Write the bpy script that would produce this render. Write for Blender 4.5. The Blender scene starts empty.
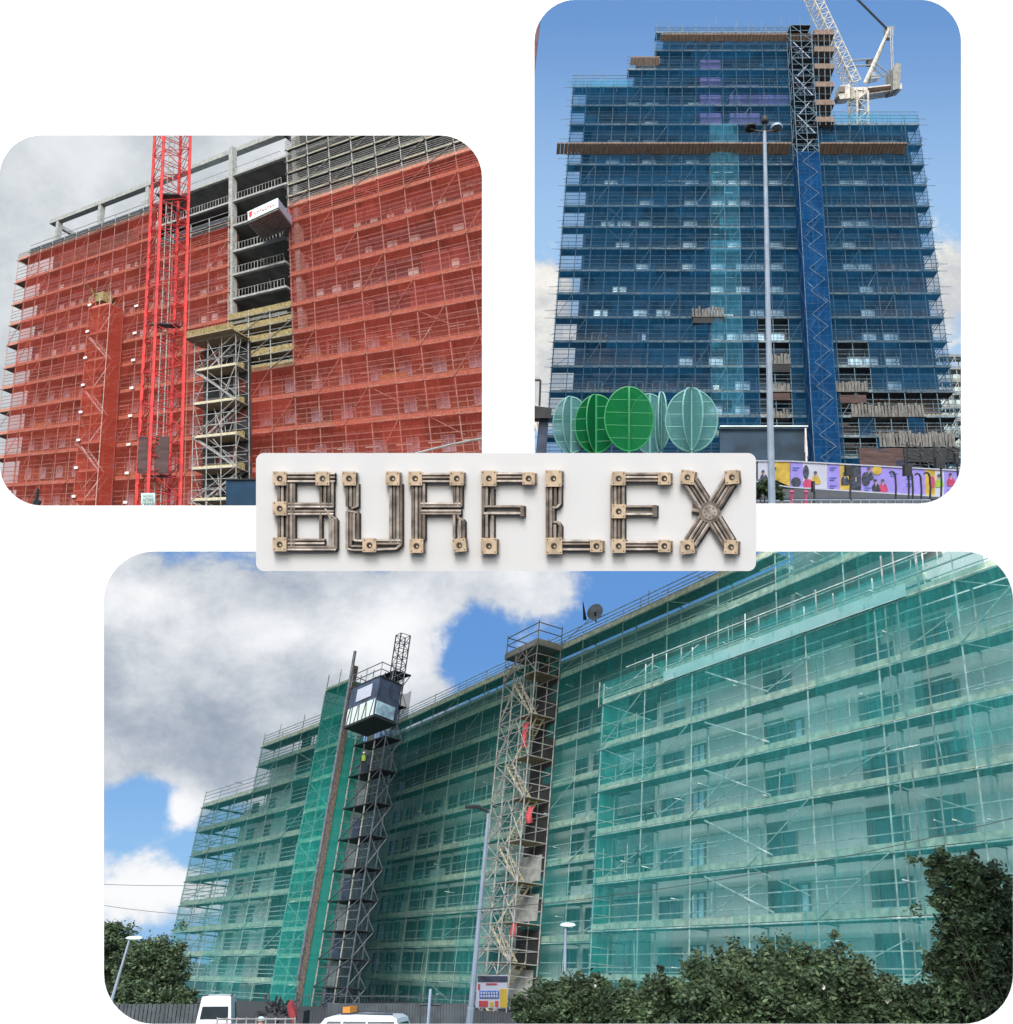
import bpy, math, random
from mathutils import Vector, Matrix, noise
random.seed(7)
V = Vector
D = bpy.data
sc = bpy.context.scene
C = sc.collection
# ------------------------------------------------------------------ camera
TH = math.radians(25.6); FPX = 940.0; CX, CY = 506.5, 512.0
CAM = V((0, 0, 3.2))
RV = V((1, 0, 0)); FV = V((0, math.cos(TH), math.sin(TH))); UV = V((0, -math.sin(TH), math.cos(TH)))
def ray(x, y): return RV*((x-CX)/FPX) + UV*((CY-y)/FPX) + FV
def at(x, y, d): return CAM + ray(x, y)*d
cam = D.cameras.new('camera'); co = D.objects.new('camera', cam); C.objects.link(co)
co.location = CAM; co.rotation_euler = (math.pi/2+TH, 0, 0)
cam.sensor_fit = 'HORIZONTAL'; cam.sensor_width = 36; cam.lens = 36*FPX/1013
cam.clip_end = 5000; cam.clip_start = .1
sc.camera = co
# ------------------------------------------------------------------ materials
def lin(c):
    return tuple(((v/255)/12.92 if v/255 <= .04045 else ((v/255+.055)/1.055)**2.4) for v in c)
def mat(name, col, rough=.7, metal=0, var=.25, scale=1.5, bump=0, stretch=None, spec=.5, col2=None):
    m = D.materials.new(name); m.use_nodes = True
    nt = m.node_tree; N = nt.nodes; L = nt.links
    b = N['Principled BSDF']; b.inputs['Roughness'].default_value = rough; b.inputs['Metallic'].default_value = metal
    b.inputs['Specular IOR Level'].default_value = spec
    tc = N.new('ShaderNodeTexCoord'); mp = N.new('ShaderNodeMapping'); L.new(tc.outputs['Object'], mp.inputs[0])
    if stretch: mp.inputs['Scale'].default_value = stretch
    n = N.new('ShaderNodeTexNoise'); n.inputs['Scale'].default_value = scale; n.inputs['Detail'].default_value = 5
    L.new(mp.outputs[0], n.inputs[0])
    r = N.new('ShaderNodeValToRGB'); L.new(n.outputs[0], r.inputs[0])
    c2 = col2 or tuple(min(1, v*(1+var)) for v in col)
    c1 = col if col2 else tuple(v*(1-var) for v in col)
    r.color_ramp.elements[0].position = .35; r.color_ramp.elements[1].position = .65
    r.color_ramp.elements[0].color = (*c1, 1); r.color_ramp.elements[1].color = (*c2, 1)
    L.new(r.outputs[0], b.inputs['Base Color'])
    if bump:
        bp = N.new('ShaderNodeBump'); bp.inputs['Strength'].default_value = bump; L.new(n.outputs[0], bp.inputs['Height']); L.new(bp.outputs[0], b.inputs['Normal'])
    return m
def netmat(name, col, op, opvar=.12, scale=.8, trans=.4, panel=4.8):
    """debris netting: woven, partly see-through sheets, each panel of its own tone, creased, lapped at the seams"""
    m = D.materials.new(name); m.use_nodes = True
    nt = m.node_tree; N = nt.nodes; L = nt.links
    for x in list(N): N.remove(x)
    def mt(op_, a, b=None, c=None, cl=False):
        n = N.new('ShaderNodeMath'); n.operation = op_; n.use_clamp = cl
        for i, v in enumerate((a, b, c)):
            if v is None: continue
            if isinstance(v, (int, float)): n.inputs[i].default_value = v
            else: L.new(v, n.inputs[i])
        return n.outputs[0]
    out = N.new('ShaderNodeOutputMaterial'); tc = N.new('ShaderNodeTexCoord')
    uv = N.new('ShaderNodeSeparateXYZ'); L.new(tc.outputs['UV'], uv.inputs[0])
    def noi(sx, sy, det=5, rough=.6):
        n = N.new('ShaderNodeTexNoise'); n.inputs['Scale'].default_value = 1; n.inputs['Detail'].default_value = det; n.inputs['Roughness'].default_value = rough
        mp = N.new('ShaderNodeMapping'); mp.inputs['Scale'].default_value = (sx, sy, 1); L.new(tc.outputs['UV'], mp.inputs[0]); L.new(mp.outputs[0], n.inputs[0]); return n.outputs[0]
    n1 = noi(.12, .16, 4); cre = noi(2.6, .35, 4, .7)
    row = mt('FLOOR', mt('DIVIDE', uv.outputs[1], 2.0)); pu = mt('DIVIDE', mt('ADD', uv.outputs[0], mt('MULTIPLY', row, 1.37)), panel); fu = mt('FRACT', pu)
    cb = N.new('ShaderNodeCombineXYZ'); L.new(mt('FLOOR', pu), cb.inputs[0]); L.new(row, cb.inputs[1])
    wn = N.new('ShaderNodeTexWhiteNoise'); wn.noise_dimensions = '2D'; L.new(cb.outputs[0], wn.inputs[0])
    pr = mt('SUBTRACT', wn.outputs['Value'], .5)
    wv = mt('MULTIPLY', mt('SUBTRACT', noi(7, 5, 3, .8), .5), opvar*2.2)
    seam = mt('MULTIPLY', mt('LESS_THAN', fu, .035), opvar*1.2)
    o = mt('ADD', mt('ADD', mt('MULTIPLY', pr, opvar*1.1), mt('MULTIPLY', mt('SUBTRACT', n1, .5), opvar*3)), mt('ADD', mt('MULTIPLY', mt('SUBTRACT', cre, .5), opvar*1.6), mt('ADD', seam, wv)))
    opac = mt('MAXIMUM', mt('MINIMUM', mt('ADD', o, op), .93), .08)
    ton = mt('ADD', mt('ADD', mt('MULTIPLY', pr, .30), mt('MULTIPLY', mt('SUBTRACT', cre, .5), 1.0)), 1.0)
    cc = N.new('ShaderNodeVectorMath'); cc.operation = 'SCALE'; cc.inputs[0].default_value = col; L.new(ton, cc.inputs['Scale'])
    d = N.new('ShaderNodeBsdfDiffuse'); t = N.new('ShaderNodeBsdfTranslucent'); L.new(cc.outputs[0], d.inputs[0]); L.new(cc.outputs[0], t.inputs[0])
    bp = N.new('ShaderNodeBump'); bp.inputs['Strength'].default_value = .7; bp.inputs['Distance'].default_value = .25; L.new(cre, bp.inputs['Height']); L.new(bp.outputs[0], d.inputs['Normal'])
    a = N.new('ShaderNodeMixShader'); a.inputs[0].default_value = trans; L.new(d.outputs[0], a.inputs[1]); L.new(t.outputs[0], a.inputs[2])
    tr = N.new('ShaderNodeBsdfTransparent'); x = N.new('ShaderNodeMixShader')
    L.new(opac, x.inputs[0]); L.new(tr.outputs[0], x.inputs[1]); L.new(a.outputs[0], x.inputs[2]); L.new(x.outputs[0], out.inputs[0])
    return m
M = {}
M['white'] = mat('white_paint', (.86, .86, .86), .6, var=.01)
M['plate'] = mat('plate_grey', (.60, .60, .605), .6, var=.01)
M['galv'] = mat('galvanised_tube', (.30, .30, .285), .6, .1, var=.3, scale=3)
M['galv_dark'] = mat('dark_tube', (.10, .115, .13), .6, .2, var=.3, scale=3)
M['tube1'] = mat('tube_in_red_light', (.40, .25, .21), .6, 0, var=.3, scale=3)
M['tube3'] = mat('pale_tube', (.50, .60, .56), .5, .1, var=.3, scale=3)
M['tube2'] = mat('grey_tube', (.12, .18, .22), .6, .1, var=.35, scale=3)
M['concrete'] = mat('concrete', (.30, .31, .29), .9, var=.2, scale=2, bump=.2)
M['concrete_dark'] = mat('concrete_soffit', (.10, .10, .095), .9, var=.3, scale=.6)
M['brick'] = mat('brickwork', (.10, .030, .022), .9, var=.4, scale=2.2, stretch=(.5, .5, 6), col2=(.24, .09, .05))
M['grey_board'] = mat('weathered_boards', (.12, .115, .105), .9, var=.5, scale=3, stretch=(3, .4, .4))
M['infill'] = mat('orange_brick_infill', (.34, .13, .055), .9, var=.4, scale=5, stretch=(1.2, 1.2, .6), col2=(.66, .30, .14))
M['slat'] = mat('slatted_underside', (.24, .215, .20), .8, var=.25, scale=3)
M['brick_dark'] = mat('brown_board', (.06, .035, .032), .9, var=.4, scale=1.2, stretch=(.5, .5, 3))
M['purple_board'] = mat('purple_board', (.16, .085, .10), .9, var=.3, scale=1.2, stretch=(.6, .6, 2))
M['deck1'] = mat('deck_boards', (.30, .13, .07), .9, var=.35, scale=4, stretch=(1, 1, 3))
M['toe1'] = mat('brick_guard', (.44, .17, .11), .85, var=.25, scale=4)
M['board'] = mat('timber_boards', (.30, .24, .15), .85, var=.4, scale=5, stretch=(2, .3, 2))
M['board_pale'] = mat('pale_timber', (.50, .45, .30), .85, var=.3, scale=5)
M['yellow_wool'] = mat('insulation', (.26, .205, .09), .95, var=.5, scale=6, bump=.5)
M['white_panel'] = mat('white_board', (.80, .72, .70), .6, var=.1)
M['glass'] = mat('window_glass', (.10, .12, .15), .15, 0, var=.3, spec=.8)
M['glass_lilac'] = mat('lilac_glass', (.34, .27, .32), .3, 0, var=.3)
M['frame'] = mat('window_frame', (.55, .48, .50), .5, var=.1)
M['red_steel'] = mat('red_crane_paint', (.58, .028, .02), .5, 0, var=.35, scale=2)
M['dark'] = mat('dark_steel', (.025, .028, .032), .6, 0, var=.3)
M['interior'] = mat('dark_interior', (.02, .021, .023), .95, 0, var=.4, scale=.5)  # near black puts the unlit depth of insides into the colour
M['blue_panel'] = mat('blue_hoarding', (.006, .045, .10), .6, var=.15)
M['wall2'] = mat('dark_blue_facade', (.016, .036, .060), .85, var=.4, scale=.35)
M['wall2b'] = mat('dark_brown_facade', (.055, .045, .045), .85, var=.4, scale=.4)
M['pane2'] = mat('sky_lit_glass', (.40, .60, .85), .2, .2, var=.5, scale=.8)  # pale blue sky reflection put into the pane colour
M['frame2'] = mat('grey_window_frame', (.20, .26, .30), .5, var=.2)
M['deck2'] = mat('dark_deck', (.05, .055, .06), .9, var=.4, scale=3)
M['toe2'] = mat('grey_toe_board', (.125, .16, .17), .85, var=.4, scale=2)
M['fan'] = mat('brown_fan_boards', (.17, .125, .10), .9, var=.35, scale=2, stretch=(3, .4, .4))
M['wall3'] = mat('pale_render', (.56, .66, .64), .8, var=.10, scale=.4)
M['wall3d'] = mat('grey_board', (.16, .20, .20), .85, var=.25, scale=.4)
M['pane3'] = mat('green_glass', (.06, .12, .14), .2, 0, var=.5, scale=.8)
M['deck3'] = mat('green_deck', (.12, .20, .18), .9, var=.3, scale=3)
M['toe3'] = mat('pale_toe_board', (.50, .58, .46), .85, var=.25, scale=2.5)
M['white3'] = mat('white_fascia', (.60, .78, .76), .5, var=.05)
M['crane_white'] = mat('crane_paint', (.62, .60, .54), .5, 0, var=.25, scale=2)
M['lamp_grey'] = mat('lamp_grey', (.30, .36, .44), .5, .2, var=.1)
M['asphalt'] = mat('asphalt', (.06, .062, .066), .95, var=.25, scale=2)
M['grass'] = mat('rough_grass', (.05, .07, .03), .95, var=.4, scale=.6)
M['tan'] = mat('coupler_tan', (.46, .35, .24), .6, 0, var=.22, scale=9)
M['brown_tube'] = mat('brown_grey_tube', (.18, .145, .12), .5, .2, var=.45, scale=8)
M['brown_tube_l'] = mat('light_grey_tube', (.33, .285, .25), .5, .2, var=.4, scale=8)
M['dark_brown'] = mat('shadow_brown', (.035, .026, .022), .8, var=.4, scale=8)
M['leaf'] = mat('leaf', (.042, .074, .032), .75, var=.5, scale=1.5)
M['leaf2'] = mat('leaf_pale', (.10, .14, .065), .75, var=.4, scale=1.5)
M['bark'] = mat('bark', (.035, .03, .022), .95, var=.3)
M['petal'] = mat('white_petal', (.75, .75, .72), .7, var=.05)
M['teal_mesh'] = netmat('teal_perforated', (.14, .36, .35), .26, .1, 3, .3)
M['green_mesh'] = netmat('green_perforated', (.012, .20, .06), .56, .08, 3, .3)
M['dgreen_mesh'] = netmat('dark_green_perforated', (.008, .14, .05), .80, .08, 3, .3)
M['teal'] = mat('teal_rim', (.18, .40, .38), .5, var=.1)
M['green'] = mat('green_rim', (.03, .28, .10), .5, var=.1)
M['purple'] = mat('purple_print', (.26, .22, .62), .6, var=.08)
M['pwhite'] = mat('white_print', (.42, .45, .55), .6, var=.05)
M['ochre'] = mat('ochre_print', (.45, .32, .05), .6, var=.2)
M['pink'] = mat('pink_print', (.42, .05, .13), .6, var=.2)
M['skin'] = mat('skin', (.40, .22, .15), .6, var=.1)
M['pdark'] = mat('dark_print', (.04, .05, .08), .6, var=.5, scale=3)
M['hiviz'] = mat('hi_vis', (.26, .42, .05), .6, var=.1)
M['black_cloth'] = mat('black_cloth', (.02, .025, .03), .9, var=.3)
M['red_cloth'] = mat('red_sheet', (.42, .06, .07), .8, var=.3)
M['blue_print'] = mat('blue_print', (.04, .12, .42), .6, var=.2)
M['car_white'] = mat('white_car_paint', (.72, .76, .78), .3, var=.02)
M['car_glass'] = mat('car_glass', (.02, .028, .03), .1, var=.2, spec=.8)
M['orange'] = mat('orange_beacon', (.75, .25, .02), .4, var=.1)
M['fence'] = mat('fence_steel', (.05, .062, .07), .6, .2, var=.3)
M['tyre'] = mat('tyre', (.02, .02, .02), .9, var=.2)
M['hoist_grey'] = mat('hoist_blue_grey', (.045, .065, .11), .6, .1, var=.3)
M['netk'] = netmat('shaft_shade_sheet', (.02, .055, .052), .55, .14, .5, .3)  # dark see-through sheet, shade of the hoist shaft put in its colour
M['net1'] = netmat('red_netting', (.43, .075, .055), .38, .10, .5, .3)
M['net1b'] = netmat('orange_red_netting', (.46, .075, .05), .46, .12, .8, .3)
M['net2'] = netmat('blue_netting', (.010, .075, .165), .40, .13, .35, .3)
M['net2c'] = netmat('cyan_netting', (.06, .29, .45), .36, .18, .5, .4)  # lighter copy of the blue netting for the sunlit strip; also top edges
M['net2s'] = netmat('bright_blue_netting', (.012, .075, .21), .68, .08, .6, .3)
M['net3'] = netmat('green_netting', (.040, .31, .295), .44, .12, .3, .45)
M['net3b'] = netmat('bright_green_netting', (.035, .40, .34), .60, .12, .5, .5)
# ------------------------------------------------------------------ objects
def tag(o, label=None, cat=None, group=None, kind=None):
    if label: o['label'] = label
    if cat: o['category'] = cat
    if group: o['group'] = group
    if kind: o['kind'] = kind
    return o
def thing(name, loc, label, cat, group=None):
    o = D.objects.new(name, None); o.location = loc; o.empty_display_size = .5; C.objects.link(o)
    return tag(o, label, cat, group)
def worldloc(o):
    p = V(o.location)
    while o.parent: o = o.parent; p = p + V(o.location)
    return p
class MB:
    def __init__(s): s.v = []; s.f = []; s.mi = []; s.m = 0; s.uv = None
    def tube(s, p, q, r, k=5, r2=None):
        p = V(p); q = V(q); d = q-p
        if d.length < 1e-6: return s
        d.normalize(); x = d.orthogonal().normalized(); y = d.cross(x); r2 = r if r2 is None else r2
        b = len(s.v)
        for c, rr in ((p, r), (q, r2)):
            for i in range(k):
                t = 2*math.pi*i/k; s.v.append(c+x*(rr*math.cos(t))+y*(rr*math.sin(t)))
        for i in range(k):
            j = (i+1) % k; s.f.append((b+i, b+j, b+k+j, b+k+i)); s.mi.append(s.m)
        s.f.append(tuple(b+i for i in reversed(range(k)))); s.f.append(tuple(b+k+i for i in range(k))); s.mi += [s.m, s.m]
        return s
    def path(s, pts, r, k=5):
        for a, b in zip(pts, pts[1:]): s.tube(a, b, r, k)
        return s
    def hexa(s, c):   # 8 corners: bottom 4 ccw, top 4
        b = len(s.v); s.v += [V(x) for x in c]
        for f in ((0, 3, 2, 1), (4, 5, 6, 7), (0, 1, 5, 4), (1, 2, 6, 5), (2, 3, 7, 6), (3, 0, 4, 7)):
            s.f.append(tuple(b+i for i in f)); s.mi.append(s.m)
        return s
    def poly(s, pts):
        b = len(s.v); s.v += [V(x) for x in pts]; s.f.append(tuple(range(b, b+len(pts)))); s.mi.append(s.m); return s
    def prism(s, pts, off):
        n = len(pts); b = len(s.v); s.v += [V(p) for p in pts]+[V(p)+off for p in pts]
        s.f.append(tuple(b+i for i in range(n))); s.f.append(tuple(b+n+i for i in reversed(range(n)))); s.mi += [s.m, s.m]
        for i in range(n):
            j = (i+1) % n; s.f.append((b+i, b+n+i, b+n+j, b+j)); s.mi.append(s.m)
        return s
    def box(s, fr, u0, u1, v0, v1, w0, w1):
        P = fr.P
        return s.hexa([P(u0, v0, w1), P(u1, v0, w1), P(u1, v0, w0), P(u0, v0, w0), P(u0, v1, w1), P(u1, v1, w1), P(u1, v1, w0), P(u0, v1, w0)])
    def build(s, name, m, parent=None, smooth=False, loc=None):
        me = D.meshes.new(name)
        base = worldloc(parent) if parent else V((0, 0, 0))
        o = D.objects.new(name, me)
        if parent: o.parent = parent
        elif loc is not None: base = V(loc); o.location = loc
        me.from_pydata([tuple(x-base) for x in s.v], [], s.f)
        for mm in (m if isinstance(m, (list, tuple)) else [m]): me.materials.append(mm)
        if isinstance(m, (list, tuple)): me.polygons.foreach_set('material_index', s.mi)
        if smooth: me.polygons.foreach_set('use_smooth', [True]*len(me.polygons))
        if s.uv:
            l = me.uv_layers.new(name='UVMap'); vi = [0]*len(me.loops); me.loops.foreach_get('vertex_index', vi)
            l.data.foreach_set('uv', [c for i in vi for c in s.uv[i]])
        me.update(); C.objects.link(o); return o
class Frame:
    """directions along, up and out of a facade"""
    def __init__(s, px, py, d, a, b):
        s.O = at(px, py, d); s.a = a.normalized(); s.b = b.normalized(); s.n = s.a.cross(s.b).normalized()
    def P(s, u, v, w=0): return s.O+s.a*u+s.b*v+s.n*w
    def uv(s, px, py, w=0):
        r = ray(px, py); m = Matrix((s.a, s.b, -r)).transposed()
        x = m.inverted() @ (CAM-(s.O+s.n*w)); return x[0], x[1]
    def u(s, px, py, w=0): return s.uv(px, py, w)[0]
    def v(s, px, py, w=0): return s.uv(px, py, w)[1]
    def wat(s, px, py, d): return (at(px, py, d)-s.O).dot(s.n)
    def shifted(s, w): f = Frame.__new__(Frame); f.O = s.O+s.n*w; f.a, f.b, f.n = s.a, s.b, s.n; return f
def frange(a, b, st):
    n = max(1, round((b-a)/st)); return [a+(b-a)*i/n for i in range(n+1)]
class World1(Frame):   # upright axes
    def __init__(s, o): s.O = V(o); s.a = V((1, 0, 0)); s.b = V((0, 0, 1)); s.n = V((0, -1, 0))
# ---- scaffold pieces
def net_sheet(fr, u0, u1, v0, v1, w, nu, nv, bil, seed):
    b = MB(); b.uv = []
    for j in range(nv+1):
        for i in range(nu+1):
            u = u0+(u1-u0)*i/nu; v = v0+(v1-v0)*j/nv
            e = math.sin(math.pi*j/nv)
            nz = noise.noise(V((u*.5+seed, v*.5, w)))
            sag = (noise.noise(V((u*.9, seed, 3)))*.12 if j in (0, nv) else 0)
            b.v.append(fr.P(u, v+sag*min(1, abs(v1-v0)/2), w+bil*(nz*1.1+.3)*(.25+e)*(.5 if i % 3 == 0 else 1.15)))
            b.uv.append((u, v))
    for j in range(nv):
        for i in range(nu):
            k = j*(nu+1)+i; b.f.append((k, k+1, k+nu+2, k+nu+1)); b.mi.append(0)
    return b
def runs(flags):
    out = []; i = 0
    while i < len(flags):
        if flags[i]:
            j = i
            while j < len(flags) and flags[j]: j += 1
            out.append((i, j)); i = j
        else: i += 1
    return out
def scaffold(root, fr, us, lv, top, bot=None, depth=1.3, r=.045, tube=None, deckm=None, toem=None, netm=None, netf=None, toe=.35,
             rails=(.5, 1.0), extra=1.0, brace=5, bil=.18, deckf=None, rails_in=False, toeout=0, ends=0):
    nb = len(us)-1; top = [top]*nb if isinstance(top, int) else top; bot = [0]*nb if bot is None else ([bot]*nb if isinstance(bot, int) else bot)
    for k, u in enumerate(us):
        adj = [i for i in (k-1, k) if 0 <= i < nb]
        t = max(lv[top[i]] for i in adj); b0 = min(lv[bot[i]] for i in adj)
        if t-b0 < .1: continue
        for w, ex in ((0, extra*random.uniform(.5, 1.25)), (-depth, extra*.6)):
            j = random.uniform(-.02, .02)
            MB().tube(fr.P(u+j, b0, w), fr.P(u-j, t+ex, w), r).build('standard', tube, root)
    for j, v in enumerate(lv):
        for (i0, i1) in runs([bot[i] <= j <= top[i] for i in range(nb)]):
            ua, ub = us[i0], us[i1]
            isdeck = deckf is None or deckf(j, (ua+ub)/2)
            nxt = lv[j+1] if j+1 < len(lv) else v+2.0
            if isdeck:
                d = MB().box(fr, ua-.1, ub+.1, v-.06, v, -depth+.05, -.05)
                for k in range(i0, i1+1): d.tube(fr.P(us[k], v-.13, -depth-.1), fr.P(us[k], v-.13, .25), r*.9, 4)
                d.build('deck', deckm, root)
                if toem: MB().box(fr, ua-.1, ub+.1, v+.003, v+toe, -.045+toeout, .0+toeout).build('toe_board', toem, root)
            MB().tube(fr.P(ua-.3, v-.09, .06), fr.P(ub+.3, v-.09, .06), r).build('ledger', tube, root)
            for q in rails:
                if nxt-v > .3 and (j < max(top[i0:i1]) or extra > .6):
                    MB().tube(fr.P(ua-.25, v+(nxt-v if j+1 < len(lv) else 2.)*q*.5, -.05), fr.P(ub+.25, v+(nxt-v if j+1 < len(lv) else 2.)*q*.5, -.05), r*.85).build('guard_rail', tube, root)
    if ends:
        for k in range(ends):
            i = random.randrange(nb); j = random.randrange(bot[i], top[i]+1) if top[i] > bot[i] else bot[i]; u = random.uniform(us[i], us[i+1]); v = lv[j]+random.uniform(.1, 2)
            c_ = random.random()
            if c_ < .35: MB().tube(fr.P(u, v, -.4), fr.P(u+.1, v, random.uniform(.3, .6)), r*.85, 4).build('tube_end', tube, root)
            elif c_ < .65: MB().tube(fr.P(u, lv[j], -depth*.5), fr.P(u+random.uniform(-.2, .2), lv[j]+random.uniform(1.5, 2.8), -depth*.5), r*.8, 4).build('inner_tube', tube, root)
            elif c_ < .85: MB().tube(fr.P(us[i], lv[j], -.1), fr.P(us[i+1], lv[j]+random.choice((1.9, -1.9)), -.5), r*.8, 4).build('brace', tube, root)
            else: MB().tube(fr.P(u, v, .1), fr.P(min(u+random.uniform(2, 6), us[-1]), v+random.uniform(-.05, .05), .1), r*.8, 4).build('guard_rail', tube, root)
        for j in range(1, len(lv)-1):
            for (i0, i1) in runs([bot[i] <= j <= top[i] for i in range(nb)]):
                MB().tube(fr.P(us[i0], lv[j]+.55, -depth), fr.P(us[i1], lv[j]+.55, -depth), r*.85, 4).build('inner_rail', tube, root)
    n = 0
    for i in range(nb):
        for j in range(len(lv)-1):
            if bot[i] <= j < top[i] and brace and (i+j) % brace == 0:
                if n > 60: break
                n += 1
                MB().tube(fr.P(us[i], lv[j], .09), fr.P(us[i+1], lv[j+1], .09), r*.8).build('brace', tube, root)
    if netm:
        for j in range(len(lv)-1):
            for (i0, i1) in runs([bot[i] <= j < top[i] and (netf is None or netf(i, j)) for i in range(nb)]):
                ua, ub = us[i0], us[i1]
                o = net_sheet(fr, ua, ub, lv[j]-.04, lv[j+1]-.06, .13, (i1-i0)*3, 5, bil, j*3.7).build('netting', netm, root, smooth=True)
def box_frame(root, fr, u0, u1, w0, w1, vs, r, tube, deckm=None, toem=None, netm=None, diag=True, nu=2, extra=.8, netsides=(1, 1, 1), zig=False, inner=True):
    """free-standing four sided scaffold tower with lifts at vs"""
    for u in frange(u0, u1, (u1-u0)/nu):
        for w in (w0, w1):
            MB().tube(fr.P(u, vs[0], w), fr.P(u, vs[-1]+extra, w), r).build('standard', tube, root)
    for j, v in enumerate(vs):
        for q in ((0, .33, .66) if j < len(vs)-1 else (0,)):
            dv = (vs[j+1]-v)*q if j < len(vs)-1 else 0
            b = MB(); vv = v+dv-.03
            ring = [fr.P(u0, vv, w0), fr.P(u1, vv, w0), fr.P(u1, vv, w1), fr.P(u0, vv, w1), fr.P(u0, vv, w0)]
            b.path(ring, r*.9, 4); b.build('ledger', tube, root)
        if deckm and (inner or j == len(vs)-1):
            MB().box(fr, u0+.05, u1-.05, v-.05, v, w0+.05, w1-.05).build('deck', deckm, root)
            if toem: MB().box(fr, u0, u1, v+.003, v+.28, w1-.03, w1+.01).build('toe_board', toem, root)
        if j < len(vs)-1 and diag:
            s = 1 if j % 2 else -1; a, c = (u0, u1) if s > 0 else (u1, u0)
            MB().tube(fr.P(a, v, w1+.06), fr.P(c, vs[j+1], w1+.06), r*.9, 4).build('brace', tube, root)
            MB().tube(fr.P(u0-.05, v, w0 if s > 0 else w1), fr.P(u0-.05, vs[j+1], w1 if s > 0 else w0), r*.9, 4).build('brace', tube, root)
        if netm and j < len(vs)-1:
            if netsides[1]: net_sheet(fr, u0, u1, v, vs[j+1], w1+.1, 4, 4, .1, j).build('netting', netm, root, True)
            for side, uu in ((0, u0-.08), (2, u1+.08)):
                if netsides[side]:
                    b = MB().poly([fr.P(uu, v, w0), fr.P(uu, v, w1), fr.P(uu, vs[j+1], w1), fr.P(uu, vs[j+1], w0)]); b.build('netting', netm, root)
def stairs(root, fr, ua, ub, w0, w1, vs, m, tube, th=.12, rail=True):
    for j in range(len(vs)-1):
        a, c = (ua, ub) if j % 2 else (ub, ua); v0, v1 = vs[j], vs[j+1]
        wA, wB = (w0, (w0+w1)/2) if j % 2 else ((w0+w1)/2, w1)
        P = fr.P
        b = MB()
        for w in (wA, wB): b.hexa([P(a, v0-th, w-.02), P(c, v1-th, w-.02), P(c, v1-th, w+.02), P(a, v0-th, w+.02), P(a, v0+th, w-.02), P(c, v1+th, w-.02), P(c, v1+th, w+.02), P(a, v0+th, w+.02)])
        n = 9
        for k in range(n):
            t = (k+.5)/n; u = a+(c-a)*t; v = v0+(v1-v0)*t
            b.box(fr, min(u-.13, u+.13), max(u-.13, u+.13), v-.02, v+.02, wA, wB)
        f = b.build('stair_flight', m, root)
        if rail:
            MB().tube(P(a, v0+.95, wB), P(c, v1+.95, wB), .035, 4).build('handrail', tube, f)
def lattice(p, q, side, n, r, rot=0, sq=1.0, diag=True, rb=None):
    """square lattice mast from p to q"""
    p = V(p); q = V(q); d = (q-p).normalized()
    x = d.cross(V((0, 1, 0))).normalized() if abs(d.y) < .95 else V((1, 0, 0)); y = d.cross(x)
    x, y = x*math.cos(rot)+y*math.sin(rot), y*math.cos(rot)-x*math.sin(rot)
    cs = [(x*a+y*b*sq)*(side/2) for a, b in ((-1, -1), (1, -1), (1, 1), (-1, 1))]
    ch = MB(); wb = MB(); rb = rb or r*.5
    for c in cs: ch.tube(p+c, q+c, r, 5)
    for i in range(n+1):
        o = p+(q-p)*(i/n)
        for k in range(4): wb.tube(o+cs[k], o+cs[(k+1) % 4], rb, 4)
        if diag and i < n:
            o2 = p+(q-p)*((i+1)/n)
            for k in range(4):
                a, c = (k, (k+1) % 4) if (i+k) % 2 else ((k+1) % 4, k)
                wb.tube(o+cs[a], o2+cs[c], rb, 4)
    return ch, wb
# ---- windows: one mesh per kind, copied with its pane
def window_kind(fr, w, h, fm, pm, bars=1, t=.07, dep=.10):
    F = Frame.__new__(Frame); F.O = V((0, 0, 0)); F.a, F.b, F.n = fr.a, fr.b, fr.n
    b = MB(); b.box(F, 0, w, 0, t, 0, dep).box(F, 0, w, h-t, h, 0, dep).box(F, 0, t, t, h-t, 0, dep).box(F, w-t, w, t, h-t, 0, dep)
    for i in range(bars):
        x = w*(i+1)/(bars+1); b.box(F, x-t/2, x+t/2, t, h-t, 0, dep-.01)
    fo = b.build('window', fm); C.objects.unlink(fo)
    g = MB().box(F, t, w-t, t, h-t, 0, .03).build('pane', pm); C.objects.unlink(g)
    return fo, g
def place_windows(root, fr, kind, pts, w):
    base = worldloc(root)
    for (u, v) in pts:
        f = kind[0].copy(); f.parent = root; f.location = fr.P(u, v, w)-base; C.objects.link(f)
        g = kind[1].copy(); g.parent = f; g.location = (0, 0, 0); C.objects.link(g)
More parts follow.
